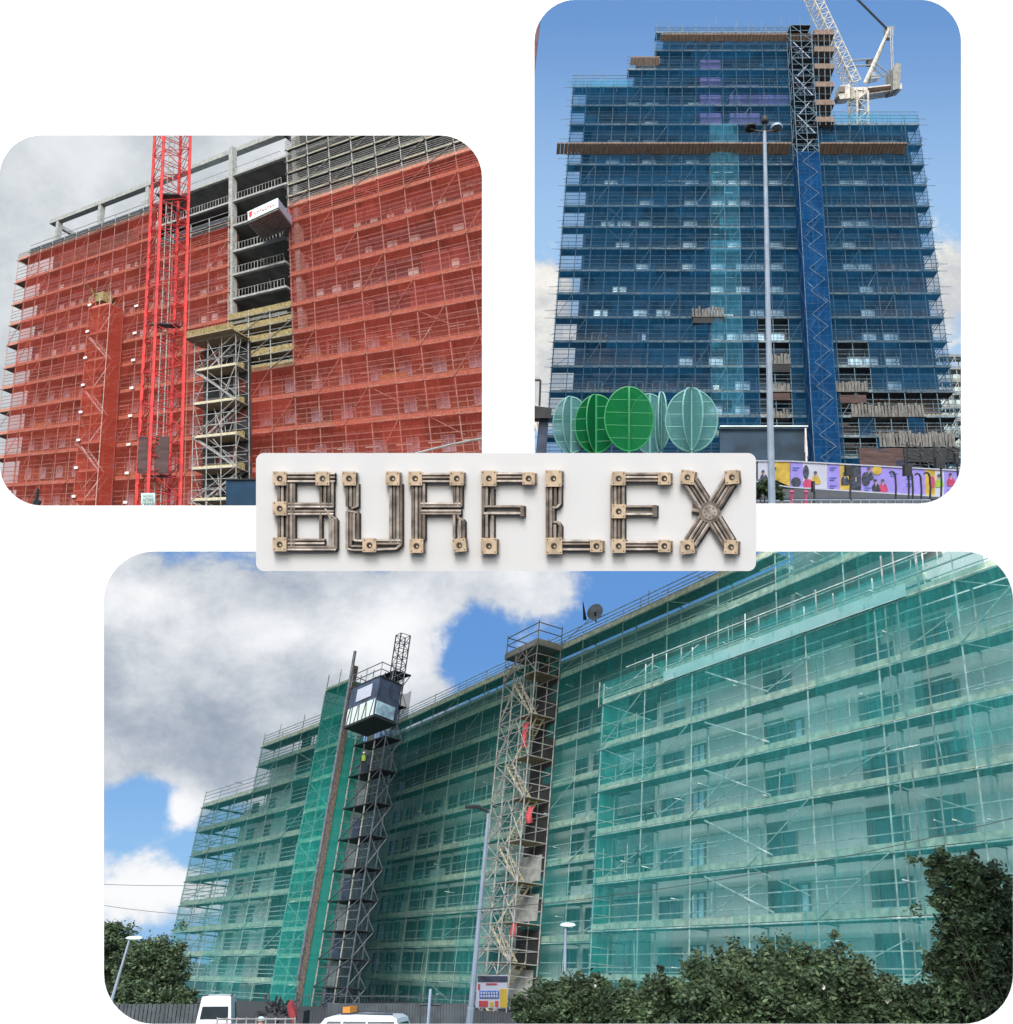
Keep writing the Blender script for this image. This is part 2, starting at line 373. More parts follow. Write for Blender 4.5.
# ------------------------------------------------------------------ display wall with three openings
def rrect(x0, y0, x1, y1, r, n=10, z=0.0):
    s = []
    for cx, cy, a0 in ((x1-r, y1-r, 0), (x0+r, y1-r, 90), (x0+r, y0+r, 180), (x1-r, y0+r, 270)):
        for i in range(n+1):
            t = math.radians(a0+90*i/n); s.append((cx+r*math.cos(t), cy+r*math.sin(t), z))
    return s
WD = 12.0; PX = WD/FPX
WALLM = Matrix.Translation(CAM+FV*WD) @ Matrix((RV, UV, -FV)).transposed().to_4x4()
def wp(px, py): return ((px-CX)*PX, (CY-py)*PX)
def wpt(px, py, z=0): a, b = wp(px, py); return WALLM @ V((a, b, z))
def curve_sheet(name, loops, th, m, label, cat, zoff):
    cu = D.curves.new(name, 'CURVE'); cu.dimensions = '2D'; cu.fill_mode = 'BOTH'; cu.extrude = th/2
    for lp in loops:
        sp = cu.splines.new('POLY'); sp.points.add(len(lp)-1)
        for p, c in zip(sp.points, lp): p.co = (*c[:2], 0, 1)
        sp.use_cyclic_u = True
    t = D.objects.new('tmp', cu); C.objects.link(t); dg = bpy.context.evaluated_depsgraph_get()
    me = D.meshes.new_from_object(t.evaluated_get(dg)); me.name = name; C.objects.unlink(t); D.objects.remove(t)
    o = D.objects.new(name, me); me.materials.clear(); me.materials.append(m); C.objects.link(o)
    o.matrix_world = WALLM @ Matrix.Translation((0, 0, zoff)); return tag(o, label, cat)
def prect(x0, y0, x1, y1, r):
    a, b = wp(x0, y1); c, d = wp(x1, y0); return rrect(a, b, c, d, r*PX)
x0, y1 = wp(-520, -110); x1, _ = wp(1530, 0)
ybot = -(CAM.z+WD*math.sin(TH))/math.cos(TH)
curve_sheet('display_wall', [[(x0, ybot), (x1, ybot), (x1, y1), (x0, y1)], prect(-.5, 135.5, 482, 505.5, 42), prect(534.5, -.3, 961, 503.5, 42), prect(104, 551.5, 1013.2, 1024, 50)],
            .003, M['white'], 'tall plain white display wall with three rounded openings', 'display wall', 0)
# sign plate and its tube-and-coupler lettering
sign = thing('sign', wpt(506, 571, .05), 'light grey sign with letters made of tubes and couplers, fixed to the white display wall', 'sign')
def onwall(b, z0): b.v = [WALLM @ V((p[0]*(1-(p[2]+z0)/WD), p[1]*(1-(p[2]+z0)/WD), p[2]+z0)) for p in b.v]; return b
b = MB(); lp = prect(256, 453, 756, 571, 8); b.prism([V((p[0], p[1], .0)) for p in lp], V((0, 0, .03))); b.f = [tuple(reversed(f)) for f in b.f]
onwall(b, .012).build('plate', M['plate'], sign)
def zpt(zx, zy, z, base): return V((*wp(base+zx*.2567, 445+zy*.2567), z))
def coupler(parent, zx, zy, base, s=27, ang=0, dep=.10):
    c = MB(); R = Matrix.Rotation(ang, 3, 'Z'); ce = zpt(zx, zy, 0, base); k = PX*.2567
    def q(x, y, z): return ce+R @ V((x*k, y*k, z))
    c.m = 0
    c.hexa([q(-s, -s, .045), q(s, -s, .045), q(s, s, .045), q(-s, s, .045), q(-s, -s, dep), q(s, -s, dep), q(s, s, dep), q(-s, s, dep)])
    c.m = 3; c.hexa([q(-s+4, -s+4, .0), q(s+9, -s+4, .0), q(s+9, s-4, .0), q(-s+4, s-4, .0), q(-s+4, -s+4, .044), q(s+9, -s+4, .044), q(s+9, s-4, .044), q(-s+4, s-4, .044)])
    c.m = 1; c.tube(q(0, 0, dep-.01), q(0, 0, dep+.004), 11.5*k, 14)
    c.m = 2; c.tube(q(3, -3, dep), q(3, -3, dep+.006), 4.5*k, 8)
    c.m = 1
    for a in (-1, 1):
        for e in (-1, 1): c.tube(q(a*(s-7), e*(s-7), dep), q(a*(s-7), e*(s-7), dep+.003), 2.6*k, 6)
    return onwall(c, .045).build('coupler', [M['tan'], M['dark_brown'], M['tan'], M['brown_tube']], parent)
def letter(lines, couplers, base, label, extra=None):
    t = MB(); k = PX*.2567
    for n, ln in enumerate(lines):
        pts, rr = ln[:-1], ln[-1]; t.m = n % 2
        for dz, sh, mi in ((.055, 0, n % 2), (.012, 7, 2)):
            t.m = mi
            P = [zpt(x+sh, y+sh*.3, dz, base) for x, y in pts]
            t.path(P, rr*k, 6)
    if extra: extra(t, base)
    o = onwall(t, .045).build('letter', [M['brown_tube'], M['brown_tube_l'], M['dark_brown']], sign)
    for c in couplers: coupler(o, *c[:2], base, *(c[2:] if len(c) > 2 else ()))
    return o
h = 6.1
def hb(x0, x1, ys): return [((x0, y), (x1, y), h) for y in ys]
def vb(y0, y1, xs): return [((x, y0), (x, y1), h) for x in xs]
A, B2 = 250, 500
letter(vb(150, 400, (112, 126, 145, 160, 171))+hb(140, 330, (112, 126, 142))+vb(140, 240, (276, 292, 307, 321))+hb(140, 325, (230, 241, 258, 269))
       + [((275, 262), (275, 370), h), ((290, 250), (303, 262), (312, 285), (312, 400), h), ((300, 262), (325, 283), (335, 290), (335, 405), h), ((323, 285), (323, 400), h)]
       + hb(140, 290, (370, 384))+hb(140, 335, (398, 408)), [(115, 130), (282, 130), (115, 247), (115, 387)], A, 'B')
letter(vb(150, 240, (378, 392, 406, 418))+[((418, 240), (395, 247), h), ((378, 258), (378, 405), (400, 410), (450, 410), h), ((392, 262), (392, 395), (450, 396), h), ((405, 262), (405, 372), (450, 375), h), ((385, 258), (420, 264), (420, 370), h)]
       + vb(150, 385, (548, 562, 576, 588))+hb(480, 590, (372, 385))+[((590, 385), (570, 405), (480, 409), h)], [(385, 130), (555, 130), (465, 390)], A, 'U')
letter(vb(150, 370, (634, 648, 663))+[((677, 150), (677, 235), h), ((677, 270), (677, 370), h)]+hb(670, 790, (114, 127, 142))+vb(150, 240, (796, 809, 822))+hb(665, 822, (229, 240, 257, 268))
       + [((795, 262), (795, 360), h), ((808, 258), (812, 285), (832, 295), (832, 360), h), ((818, 290), (818, 360), h)], [(643, 130), (805, 130), (648, 393), (815, 390, 26, .12)], A, 'R')
letter(vb(160, 240, (910, 922))+vb(270, 360, (908, 922))+[((945, 170), (945, 235), h), ((945, 275), (945, 365), h), ((910, 240), (1063, 240), h), ((910, 267), (1063, 267), h), ((908, 150), (908, 370), h)]+hb(955, 1060, (112, 126, 141))
       + [((1060, 236), (1060, 278), 9)], [(930, 130, 30), (1085, 130, 24), (930, 393, 31)], A, 'F')
letter(vb(155, 365, (184, 198))+[((216, 155), (216, 240), h), ((234, 155), (234, 232), (222, 244), (205, 244), h), ((205, 300), (224, 302), (235, 315), (235, 365), h), ((214, 310), (214, 365), h), ((208, 244), (208, 300), h)]+hb(240, 350, (374, 386, 408)), [(208, 130, 32), (210, 393, 32), (375, 393, 24)], B2, 'L')
letter(vb(155, 370, (436, 449, 464, 480))+hb(485, 620, (113, 126, 140))+hb(485, 620, (380, 393, 407))+[((485, 240), (600, 240), h), ((485, 270), (600, 270), h), ((602, 234), (602, 280), 10)], [(462, 130), (640, 130, 24), (462, 258), (462, 393), (640, 393, 24)], B2, 'E')
def xd(t, base):
    k = PX*.2567; t.m = 0
    t.tube(zpt(817, 262, .02, base), zpt(817, 262, .075, base), 44*k, 8); t.m = 1; t.tube(zpt(817, 262, .07, base), zpt(817, 262, .085, base), 30*k, 12)
    for i in range(8): a = i*.785; t.m = 2; t.tube(zpt(817+20*math.cos(a), 262+20*math.sin(a), .08, base), zpt(817+20*math.cos(a), 262+20*math.sin(a), .09, base), 3*k, 5)
    for s in (-14, 14): t.m = 0; t.tube(zpt(752+s*.3, 240-s, .03, base), zpt(790, 262, .03, base), 12*k, 6)
dl = []
for (ax, ay) in ((730, 125), (903, 125), (730, 397), (900, 397)):
    dx, dy = 817-ax, 262-ay; l = math.hypot(dx, dy); nx, ny = -dy/l, dx/l
    for o_ in (-22, -8, 7, 22): dl.append(((ax+nx*o_+dx*.12, ay+ny*o_+dy*.12), (ax+nx*o_+dx*.8, ay+ny*o_+dy*.8), 7.5 if abs(o_) > 10 else 6))
letter(dl, [(730, 125, 27, -.12), (903, 125, 27, .1), (730, 397, 27, .1), (900, 397, 27, -.05)], B2, 'X', xd)
# ================================================================== SITE ONE: red netted block with red tower crane
f1 = Frame(482, 335, 80, -ray(-740, 530), ray(233, -1420))
R1 = .055
def lv1(ys): return [f1.v(482, y) for y in ys]
base1 = [529, 506, 458, 411, 372, 335, 298, 265, 229, 197, 165]
LA = lv1(base1+[131, 96]); LB = lv1(base1+[147])
ux = lambda px, py=335, w=0: f1.u(px, py, w)
step1 = ux(467)-ux(437)
bot1 = at(241, 520, 85)
s1 = thing('scaffold', f1.P(ux(240), LA[0]), 'tube scaffold wrapped in red netting around the building behind the red crane', 'scaffold')
uL, uM = ux(9), ux(152); usA = frange(uL, uM, step1*1.0)
orange = lambda u, j: True
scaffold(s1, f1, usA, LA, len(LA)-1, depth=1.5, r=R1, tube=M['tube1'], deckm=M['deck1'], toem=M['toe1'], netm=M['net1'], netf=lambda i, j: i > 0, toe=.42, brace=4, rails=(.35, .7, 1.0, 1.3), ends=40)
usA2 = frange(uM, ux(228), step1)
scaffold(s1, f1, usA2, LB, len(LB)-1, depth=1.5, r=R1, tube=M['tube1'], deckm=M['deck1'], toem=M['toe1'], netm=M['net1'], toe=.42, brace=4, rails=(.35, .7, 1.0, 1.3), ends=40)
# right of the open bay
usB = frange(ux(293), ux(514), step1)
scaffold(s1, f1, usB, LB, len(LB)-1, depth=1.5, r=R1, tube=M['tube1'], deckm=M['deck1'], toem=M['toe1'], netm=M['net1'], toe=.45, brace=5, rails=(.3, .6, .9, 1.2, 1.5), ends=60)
usC = frange(ux(228), ux(293), step1)
scaffold(s1, f1, usC, LB[:6], 5, depth=1.5, r=R1, tube=M['tube1'], deckm=M['deck1'], toem=M['toe1'], netm=M['net1'], netf=lambda i, j: j < 5, toe=.45, brace=5, rails=(.4, .8, 1.2), extra=.3)
# open lifts with insulation stacked in the bay, no netting
LC = lv1([335, 316, 298, 281, 265])
scaffold(s1, f1, usC, LC, 4, depth=1.5, r=R1, tube=M['galv'], deckm=M['board'], toem=M['yellow_wool'], toe=.75, brace=2, rails=(.4, .8, 1.2), extra=.6)
# dark open lifts above the netting on the right
LD = lv1([147, 134, 120, 106, 92, 78])
scaffold(s1, f1, usB, LD, 5, depth=1.5, r=R1, tube=M['galv'], deckm=M['deck2'], toem=M['board_pale'], toe=.13, brace=3, rails=(.3, .6, .9, 1.2, 1.5))
LE = lv1([96, 89]); scaffold(s1, f1, usA[1:], LE, 1, depth=1.5, r=R1, tube=M['galv'], deckm=M['deck2'], toem=M['dark'], toe=.45, brace=0, rails=(.6, 1.3), extra=1.2)
LE2 = lv1([147, 139]); scaffold(s1, f1, usA2, LE2, 1, depth=1.5, r=R1, tube=M['galv'], deckm=M['deck2'], toem=M['dark'], toe=.45, brace=0, rails=(.6, 1.3), extra=1.0)
# building
wb = -1.75
b1 = thing('building', f1.P(ux(240), LA[0], wb), 'concrete framed building under construction with brick lower floors behind red netting', 'building')
uW = ux(38, 300, wb); uE = ux(503, 335, wb); uD = f1.u(506, 250, -13.3); ul, ur = ux(229, 260, wb), ux(293, 260, wb)
vsplit = LA[8]
for (a, c, v0, v1, m) in ((uW, ul, LA[0], LA[7], 'brick'), (uW, ul, LA[7], LA[11]+1.5, 'purple_board'), (ur, uE, LA[0], LA[6], 'brick'), (ur, uE, LA[6], LB[-1], 'purple_board'), (ul+.01, ur-.01, LA[0], LA[5], 'brick')):
    MB().box(f1, a, c, v0, v1, wb-.4, wb).build('wall', M[m], b1)
# lintel bands & board strips on the wall, seen through the netting
for j, v in enumerate(LA[:-1]):
    if j in (4, 5, 6, 7):
        MB().box(f1, uW, ul, v+1.0, v+1.25, wb, wb+.05).build('string_course', M['brick_dark'], b1)
        MB().box(f1, ur, uE, v+1.0, v+1.3, wb, wb+.05).build('string_course', M['brick_dark'], b1)
# insulation / board panels
rr = random.Random(3)
for j in range(7, 12):
    if j < len(LA)-1:
        for (a, c, mx_) in ((uW, ul, 13), (ur, uE, 10)):
            if j > mx_: continue
            u = a+1.2
            while u < c-1.5 and j < (11 if a == uW else 10):
                ww = rr.choice((.9, 1.0, 1.3))
                if rr.random() < .72: MB().box(f1, u, u+ww, LA[j]+1.55, LA[j]+2.75, wb, wb+.06).build('board_panel', M['white_panel'], b1)
                u += rr.choice((2.1, 2.4, 3.1))
for k in range(34):   # rough orange brick infill of single bays
    j = rr.choice((2, 3, 4, 5, 6)); a_, c_ = (uW, ul) if k % 3 == 0 else (ur, uE)
    if j < 3 and k % 3: continue
    u = rr.uniform(a_, c_-6); MB().box(f1, u, u+rr.choice((3.6, 4.8, 2.4)), LA[j]+.05, LA[j]+rr.choice((1.3, 1.6, 2.0)), wb, wb+.03+.004*k).build('infill_panel', M['infill'], b1)
for k in range(46):   # loose boards and pale bundles on the decks
    j = rr.randrange(1, 10); (a_, c_) = (uL+1, uM) if k % 3 == 0 else (usB[0], usB[-1]-3)
    u = rr.uniform(a_, c_); q = rr.uniform(.6, 2.6); w_ = rr.uniform(-1.3, -.4)
    MB().box(f1, u, u+q, LA[j]+.06, LA[j]+rr.uniform(.15, .5), w_, w_+.25).build('stacked_board', M[rr.choice(('white_panel', 'concrete', 'board_pale'))], s1)
wk = window_kind(f1, 1.5, 1.7, M['frame'], M['glass_lilac'], 1, .09)
pts = []
for j in range(1, 8):
    u = uW+2
    while u < uE-2:
        if not (ul-1 < u < ur and j > 4) and (j < 6 or u < ul): 
            if not (u > ul-1.6 and u < ul+.2): pts.append((u+rr.uniform(-.2, .2), LA[j]+1.5))
        u += 4.1
place_windows(b1, f1, wk, pts[:95], wb)
for j, u in [(j, u) for j in range(1, 6) for u in frange(ur+1.5, uE-2, 4.1)]:
    MB().box(f1, u, u+1.9, LA[j]+2.5, LA[j]+2.62, wb, wb+.08).build('lintel', M['white_panel'], b1)
# exposed floors
dp = -13
for k, y in enumerate((147, 172, 198, 222.6, 248.5, 272, 296, 320)):
    v = f1.v(234, y)
    ua = ux(150, 200, wb) if y < 200 else (ux(188, 240, wb) if y < 223 else ul-.2)
    if y == 147: ua = ur+.5
    MB().box(f1, ua, uD if y < 230 else ur+.4, v-.28, v, dp, -.25).build('floor_slab', M['concrete'], b1)
    if y < 230: MB().box(f1, uD+.002, uE, v-.28, v, -2.4, -.25).build('floor_slab', M['concrete'], b1)
    if y > 150:
        nb_ = MB(); u_, e_ = ua, (ur if y > 180 else ur)
        nb_.tube(f1.P(u_, v+1.05, -.35), f1.P(e_, v+1.05, -.35), .035, 4)
        for uu in frange(u_, e_, .55): nb_.tube(f1.P(uu, v, -.35), f1.P(uu, v+1.05, -.35), .02 if int(uu*10) % 3 else .035, 4)
        nb_.build('railing', M['galv'], b1)
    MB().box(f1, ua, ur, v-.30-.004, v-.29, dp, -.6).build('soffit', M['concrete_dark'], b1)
vt = f1.v(234, 172)
MB().box(f1, ur+.6, uE, LB[-1]+.02, f1.v(234, 147)-.3, wb-1.3, wb-1.2).build('dark_back_sheet', M['hoist_grey'], b1)  # added dark sheet stands in for the dimness of the open floors
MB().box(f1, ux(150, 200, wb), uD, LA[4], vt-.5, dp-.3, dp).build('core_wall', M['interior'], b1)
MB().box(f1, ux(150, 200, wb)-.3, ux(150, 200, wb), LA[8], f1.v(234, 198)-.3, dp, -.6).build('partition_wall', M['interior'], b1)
# roof frame
def topv(y): return f1.v(234, y)
vbeam = f1.v(52, 216); wbm = -1.2
for (px, py, pb) in ((55, 243, 251), (98, 225, 240), (146, 208, 225), (230.5, 160, 600), (293.5, 150, 600), (372, 120, 200), (455, 90, 190)):
    u = f1.u(px, py, -.2 if pb > 500 else wbm); hw = .36
    wq = -.2 if pb > 500 else wbm; MB().box(f1, u-hw-(wq-wbm)*.0, u+hw, f1.v(px, pb if pb < 500 else 330, wq), vbeam, wq-.7, wq).build('column', M['concrete'], b1)
u0 = f1.u(52, 212, wbm)
MB().box(f1, u0-.35, uE, vbeam, vbeam+.75, wbm-.75, wbm+.05).build('roof_beam', M['concrete'], b1)
MB().box(f1, u0-.35, u0+.35, vbeam, vbeam+.7, wbm-9, wbm-.76).build('roof_beam', M['concrete'], b1)
MB().box(f1, u0-.3, u0+.3, f1.v(55, 252, wbm), vbeam, wbm-9, wbm-8.4).build('column', M['concrete'], b1)
MB().box(f1, u0+.5, ux(150, 200, wb), f1.v(100, 246, wbm), f1.v(100, 229, wbm), wbm-1.6, wbm-.75).build('parapet', M['concrete'], b1)
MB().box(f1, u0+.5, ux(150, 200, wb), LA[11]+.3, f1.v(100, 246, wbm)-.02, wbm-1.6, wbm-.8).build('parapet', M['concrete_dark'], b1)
nb_ = MB()
for q in (.6, 1.2): nb_.tube(f1.P(u0+.5, f1.v(100, 229, wbm)+q, wbm-1), f1.P(ur, f1.v(100, 229, wbm)+q, wbm-1), .03, 4)
for uu in frange(u0+.5, ur, 1.2): nb_.tube(f1.P(uu, f1.v(100, 229, wbm), wbm-1), f1.P(uu, f1.v(100, 229, wbm)+1.3, wbm-1), .03, 4)
nb_.build('railing', M['galv'], b1)
# insulation bundles standing on the open decks
for j in range(4):
    for (a, c, n_) in ((ux(233), ux(262), 5), (ux(266), ux(292), 4)):
        if rr.random() < .8:
            b = MB()
            for i in range(n_):
                u = a+(c-a)*i/n_; b.box(f1, u, u+(c-a)/n_*.85, LC[j]+.02, LC[j]+rr.uniform(.6, 1.25), -1.2, -.5)
            tag(b.build('insulation_bundle', M['yellow_wool'], None, loc=f1.P(a, LC[j], -.8)), 'yellow insulation stacked on an open scaffold deck, %s side of %s lift' % (('left', 'right')[a > ux(250)], ('lowest', 'second', 'third', 'topmost')[j]), 'insulation', 'insulation on the open decks')
# rails, tubes and sheets cluttering the open bay
for k in range(44):
    j = rr.randrange(0, 4); u = rr.uniform(ux(231), ux(289)); v = LC[0]+rr.uniform(0, LC[4]-LC[0]); w_ = rr.uniform(-1.5, .1)
    q = rr.choice(((1.8, 0), (0, 1.8), (1.4, 1.2), (-1.4, 1.2), (2.6, .1)))
    MB().tube(f1.P(u, v, w_), f1.P(min(u+q[0], ux(293)), v+q[1], w_), .045, 4).build('loose_tube', M[rr.choice(('galv', 'galv', 'board_pale'))], s1)
for k, (x, y) in enumerate(((238, 268), (262, 262), (281, 250), (243, 292), (270, 285), (285, 275))):
    u, v = f1.uv(x, y, -2.2); MB().tube(f1.P(u, v, -2.2), f1.P(u, v+2.5, -2.2), .07, 5).build('prop', M['galv'], b1)
# stair tower, unwrapped
st = thing('stair_tower', f1.P(ux(217, 500, 2.5), LA[2], 2), 'open tube scaffold tower with timber lifts and a wide top platform beside the red crane', 'scaffold tower')
w0, w1 = .25, 1.9
uA, uB = ux(193, 430, w1), ux(236, 430, w1)
vs = [f1.v(215, y, w1) for y in (532, 500, 468, 436, 402, 368, 338)]
box_frame(st, f1, uA, uB, w0, w1, vs, .048, M['galv'], M['board'], M['board_pale'], nu=3, extra=.8)
stairs(st, f1, uA+.3, uB-.3, w0+.3, w1-.3, vs, M['galv'], M['galv'])
for j in range(len(vs)-1):
    for k in range(4):
        a_, c_ = rr.uniform(uA, uB), rr.uniform(uA, uB); w_ = rr.uniform(w0, w1); MB().tube(f1.P(a_, vs[j], w_), f1.P(c_, vs[j+1], w_), .05, 4).build('brace', M['galv'], st)
    MB().tube(f1.P(uA, (vs[j]+vs[j+1])/2, w0+.4), f1.P(uB, (vs[j]+vs[j+1])/2, w0+.4), .05, 4).build('ledger', M['galv'], st)
MB().box(f1, uA-.9, uB+.4, vs[-1]+.1, vs[-1]+.22, w0, w1+.9).build('platform', M['board'], st)
b = MB(); 
for uu in frange(uA-.9, uB+.4, .28): b.box(f1, uu, uu+.2, vs[-1]+.22, vs[-1]+1.0, w1+.82, w1+.88)
b.build('edge_boards', M['yellow_wool'], st)
MB().box(f1, uA-.6, uB+.25, vs[0], vs[-1], .15, .2).build('shade_backing', M['interior'], st)  # near-black sheet added for the dim inside of the tower
b = MB(); [b.box(f1, uA+.4, uB-.3, v+.1, v+.9, w0+.3, w0+.5) for v in vs[2:6]]; b.build('stacked_boards', M['yellow_wool'], st)
# netted stair tower on the left
nt1 = thing('stair_tower', f1.P(ux(92, 500, 2.5), LA[1], 2), 'narrow scaffold tower wrapped in orange red netting, left of the red crane', 'scaffold tower')
wA, wB_ = .3, 2.2
uA, uB = ux(79, 430, wB_), ux(101, 430, wB_)
vs = [f1.v(90, y, wB_) for y in (531, 500, 471, 443, 415, 388, 361, 335, 309)]
box_frame(nt1, f1, uA, uB, wA, wB_, vs, .055, M['tube1'], M['deck1'], M['toe1'], M['net1b'], nu=2, extra=1.4)
stairs(nt1, f1, uA+.2, uB-.2, wA+.3, wB_-.2, vs, M['white_panel'], M['tube1'])
for k, v in enumerate(vs[1:]):
    for (uu, s) in ((uA+.15, 1), (uB+2.4, 0)):
        MB().box(f1, uu, uu+.75, v+.1+s*.2, v+.42+s*.2, wB_*s+.25, wB_*s+.3).build('notice_plate', M['white_panel'], nt1 if s else s1)
b = MB(); b.box(f1, uA+.8, uA+2.6, vs[-1]+1.2, vs[-1]+2.6, wA+.3, wB_-.3)
for i in range(12):
    p = f1.P(uA+rr.uniform(.2, 3), vs[-1]+rr.uniform(.2, 2.6), rr.uniform(wA, wB_+.3)); b.tube(p, p+V((rr.uniform(-1, 1), rr.uniform(-1, 1), rr.uniform(.2, 1.6))), .05, 4)
tag(b.build('tube_bundle', M['yellow_wool'], None, loc=f1.P(uA+1, vs[-1], 1)), 'untidy bundle of boards and tubes on top of the narrow netted tower', 'bundle')
# cantilevered loading platform
def cp(px, py, w): u, v = f1.uv(px, py, w); return f1.P(u, v, w)
lp_ = thing('loading_platform', cp(270, 240, 0), 'white cantilevered loading platform sticking out of the open floor', 'platform')
bLp, bRp = cp(262, 239, 0), cp(292, 226, 0)
dF = (bLp-CAM).dot(FV)-6.0
fLp, fRp = at(247.5, 221.5, dF), at(278, 207.5, dF-.6)
upv = f1.b*1.35
fd = (fRp-fLp); outv = (fLp-bLp).normalized()
MB().hexa([fLp, fRp, fRp-outv*.08, fLp-outv*.08]+[p+upv for p in (fLp, fRp, fRp-outv*.08, fLp-outv*.08)]).build('front_panel', M['white3'], lp_)
b = MB(); t9 = -f1.b*.18
for i in range(10):
    t0, t1_ = i/10, i/10+.075
    q = [bLp+(fLp-bLp)*t0, bRp+(fRp-bRp)*t0, bRp+(fRp-bRp)*t1_, bLp+(fLp-bLp)*t1_]
    b.hexa([p+t9 for p in q]+q)
b.hexa([p-t9*.05 for p in (bLp, bRp, fRp, fLp)]+[p-t9*.35 for p in (bLp, bRp, fRp, fLp)]); b.build('floor', M['slat'], lp_)
for (p, q) in ((bRp, fRp), (bLp, fLp)):
    o_ = fd.normalized()*.07; b = MB().hexa([p, q, q+o_, p+o_]+[x+upv*.9 for x in (p, q, q+o_, p+o_)]); b.build('side_panel', M['pwhite'], lp_)
def fpt(s_, t_): return fLp+fd*s_+upv*t_+outv*.02
MB().prism([fpt(.05, .85), fpt(.17, .88), fpt(.15, .5), fpt(.10, .25), fpt(.06, .4)], outv*.02).build('emblem', M['red_steel'], lp_)
b = MB()
for k in range(8):
    a_ = .23+.085*k; hh = rr.choice((.3, .36, .26))
    b.prism([fpt(a_, .35), fpt(a_+.02, .35), fpt(a_+.02, .35+hh), fpt(a_, .35+hh)], outv*.015); t_ = rr.choice((.35, .33+hh-.06)); b.prism([fpt(a_+.021, t_), fpt(a_+.06, t_), fpt(a_+.06, t_+.09), fpt(a_+.021, t_+.09)], outv*.015)
b.build('lettering', M['red_cloth'], lp_)
# red tower crane
dC = 56
def bdir(px, py): return ray(233, -1420).normalized()
p0 = at(157, 536, dC); dirc = ray(233, -1420).normalized(); p1 = p0+dirc*75
tc1 = thing('tower_crane', p0, 'bright red lattice tower crane mast in front of the red netted building', 'crane')
side = 1.95
ch, wbm_ = lattice(p0, p1, side, 62, .115, rot=.68, rb=.03)
ch.build('mast_chord', M['red_steel'], tc1); wbm_.build('mast_lattice', M['red_steel'], tc1)
b = MB(); 
c0 = p0+dirc*.1; x_ = RV*.35
b.tube(p0+RV*-.25, p1+RV*-.25, .04, 4); b.tube(p0+RV*.15, p1+RV*.15, .04, 4)
n_ = 150
for i in range(n_): q = p0+dirc*(75*i/n_); b.tube(q+RV*-.25, q+RV*.15, .025, 3)
b.build('ladder', M['galv'], tc1)
for k in range(6):
    q = p0+dirc*(4+k*11.5); b = MB(); b.tube(q-RV*.5-FV*.3, q+RV*.5-FV*.3, .45, 6); b.v = [q+(p-q) for p in b.v]; 
    b = MB(); o_ = q; b.hexa([o_+RV*a*.8+FV*e*.7 for a, e in ((-1, -1), (1, -1), (1, 1), (-1, 1))]+[o_+RV*a*.8+FV*e*.7+dirc*.12 for a, e in ((-1, -1), (1, -1), (1, 1), (-1, 1))]); b.build('landing', M['dark'], tc1)
def mp_(t): return p0+dirc*t
tA = 9.2; 
for s in (-1, 1):
    b = MB(); o_ = mp_(4.2)+RV*s*.52-FV*1.15
    b.hexa([o_-RV*.42, o_+RV*.42, o_+RV*.42+FV*.06, o_-RV*.42+FV*.06]+[q+dirc*2.6 for q in (o_-RV*.42, o_+RV*.42, o_+RV*.42+FV*.06, o_-RV*.42+FV*.06)]); b.build('gate_panel', M['brick_dark'], tc1)
# crane base sign
sg = thing('sign', at(148, 508, 50), 'small white notice with black writing at the foot of the red crane', 'sign')
def quadbox(x0, y0, x1, y1, d, th=.05):
    return MB().prism([at(x0, y1, d), at(x1, y1, d), at(x1, y0, d), at(x0, y0, d)], FV*th)
quadbox(141, 493, 155, 512, 50).build('board', M['white3'], sg)
def text(s, px, py, d, hpx, m, parent, name='lettering', sx=1):
    cu = D.curves.new(name, 'FONT'); cu.body = s; cu.size = hpx*d/FPX*1.35; cu.extrude = .006; cu.align_x = 'CENTER'; cu.align_y = 'CENTER'; cu.resolution_u = 2
    t = D.objects.new('tmp', cu); C.objects.link(t); me = D.meshes.new_from_object(t.evaluated_get(bpy.context.evaluated_depsgraph_get())); C.objects.unlink(t); D.objects.remove(t)
    me.transform(Matrix((RV, UV, -FV)).transposed().to_4x4() @ Matrix.Diagonal((sx, 1, 1, 1))); me.materials.clear(); me.materials.append(m)
    me.name = name; o = D.objects.new(name, me); o.parent = parent; o.location = at(px, py, d)-worldloc(parent); C.objects.link(o); return o
text('ACTIVE', 148, 500.3, 49.9, 3, M['dark'], sg, sx=.8); text('CRANE', 148, 504.6, 49.9, 3.6, M['dark'], sg, sx=.85); text('NOTICE', 148, 496.2, 49.9, 2, M['dark'], sg)
# blue hoarding cabin
bc = thing('site_cabin', at(241, 512, 60), 'plain dark blue site cabin at the foot of the scaffold beside the sign plate', 'cabin')
MB().prism([at(226, 525, 60), at(262, 525, 60), at(262, 479, 60), at(226, 479.5, 60)], FV*3).build('wall', M['blue_panel'], bc)
MB().prism([at(225.6, 480, 59.9), at(262, 479.5, 59.9), at(262, 478.3, 59.9), at(225.6, 478.8, 59.9)], FV*3.2).build('roof', M['dark'], bc)
b = MB(); b.path([at(36, 512, 58), at(36.5, 500, 58), at(38, 489, 58)], .10, 6); b.tube(at(35, 506, 58), at(38, 500, 58), .25, 5)
tag(b.build('post', M['dark'], None, loc=at(36, 512, 58)), 'short black post at the bottom left below the red netting', 'post')
pts_ = [at(408+ (100*t), 456-30*t+9*t*t, 40) for t in [i/14 for i in range(15)]]
b = MB().path(pts_, .05, 5); tag(b.build('cable', M['concrete'], None, loc=pts_[0]), 'grey overhead cable curving across the lower right of the red netting', 'cable')
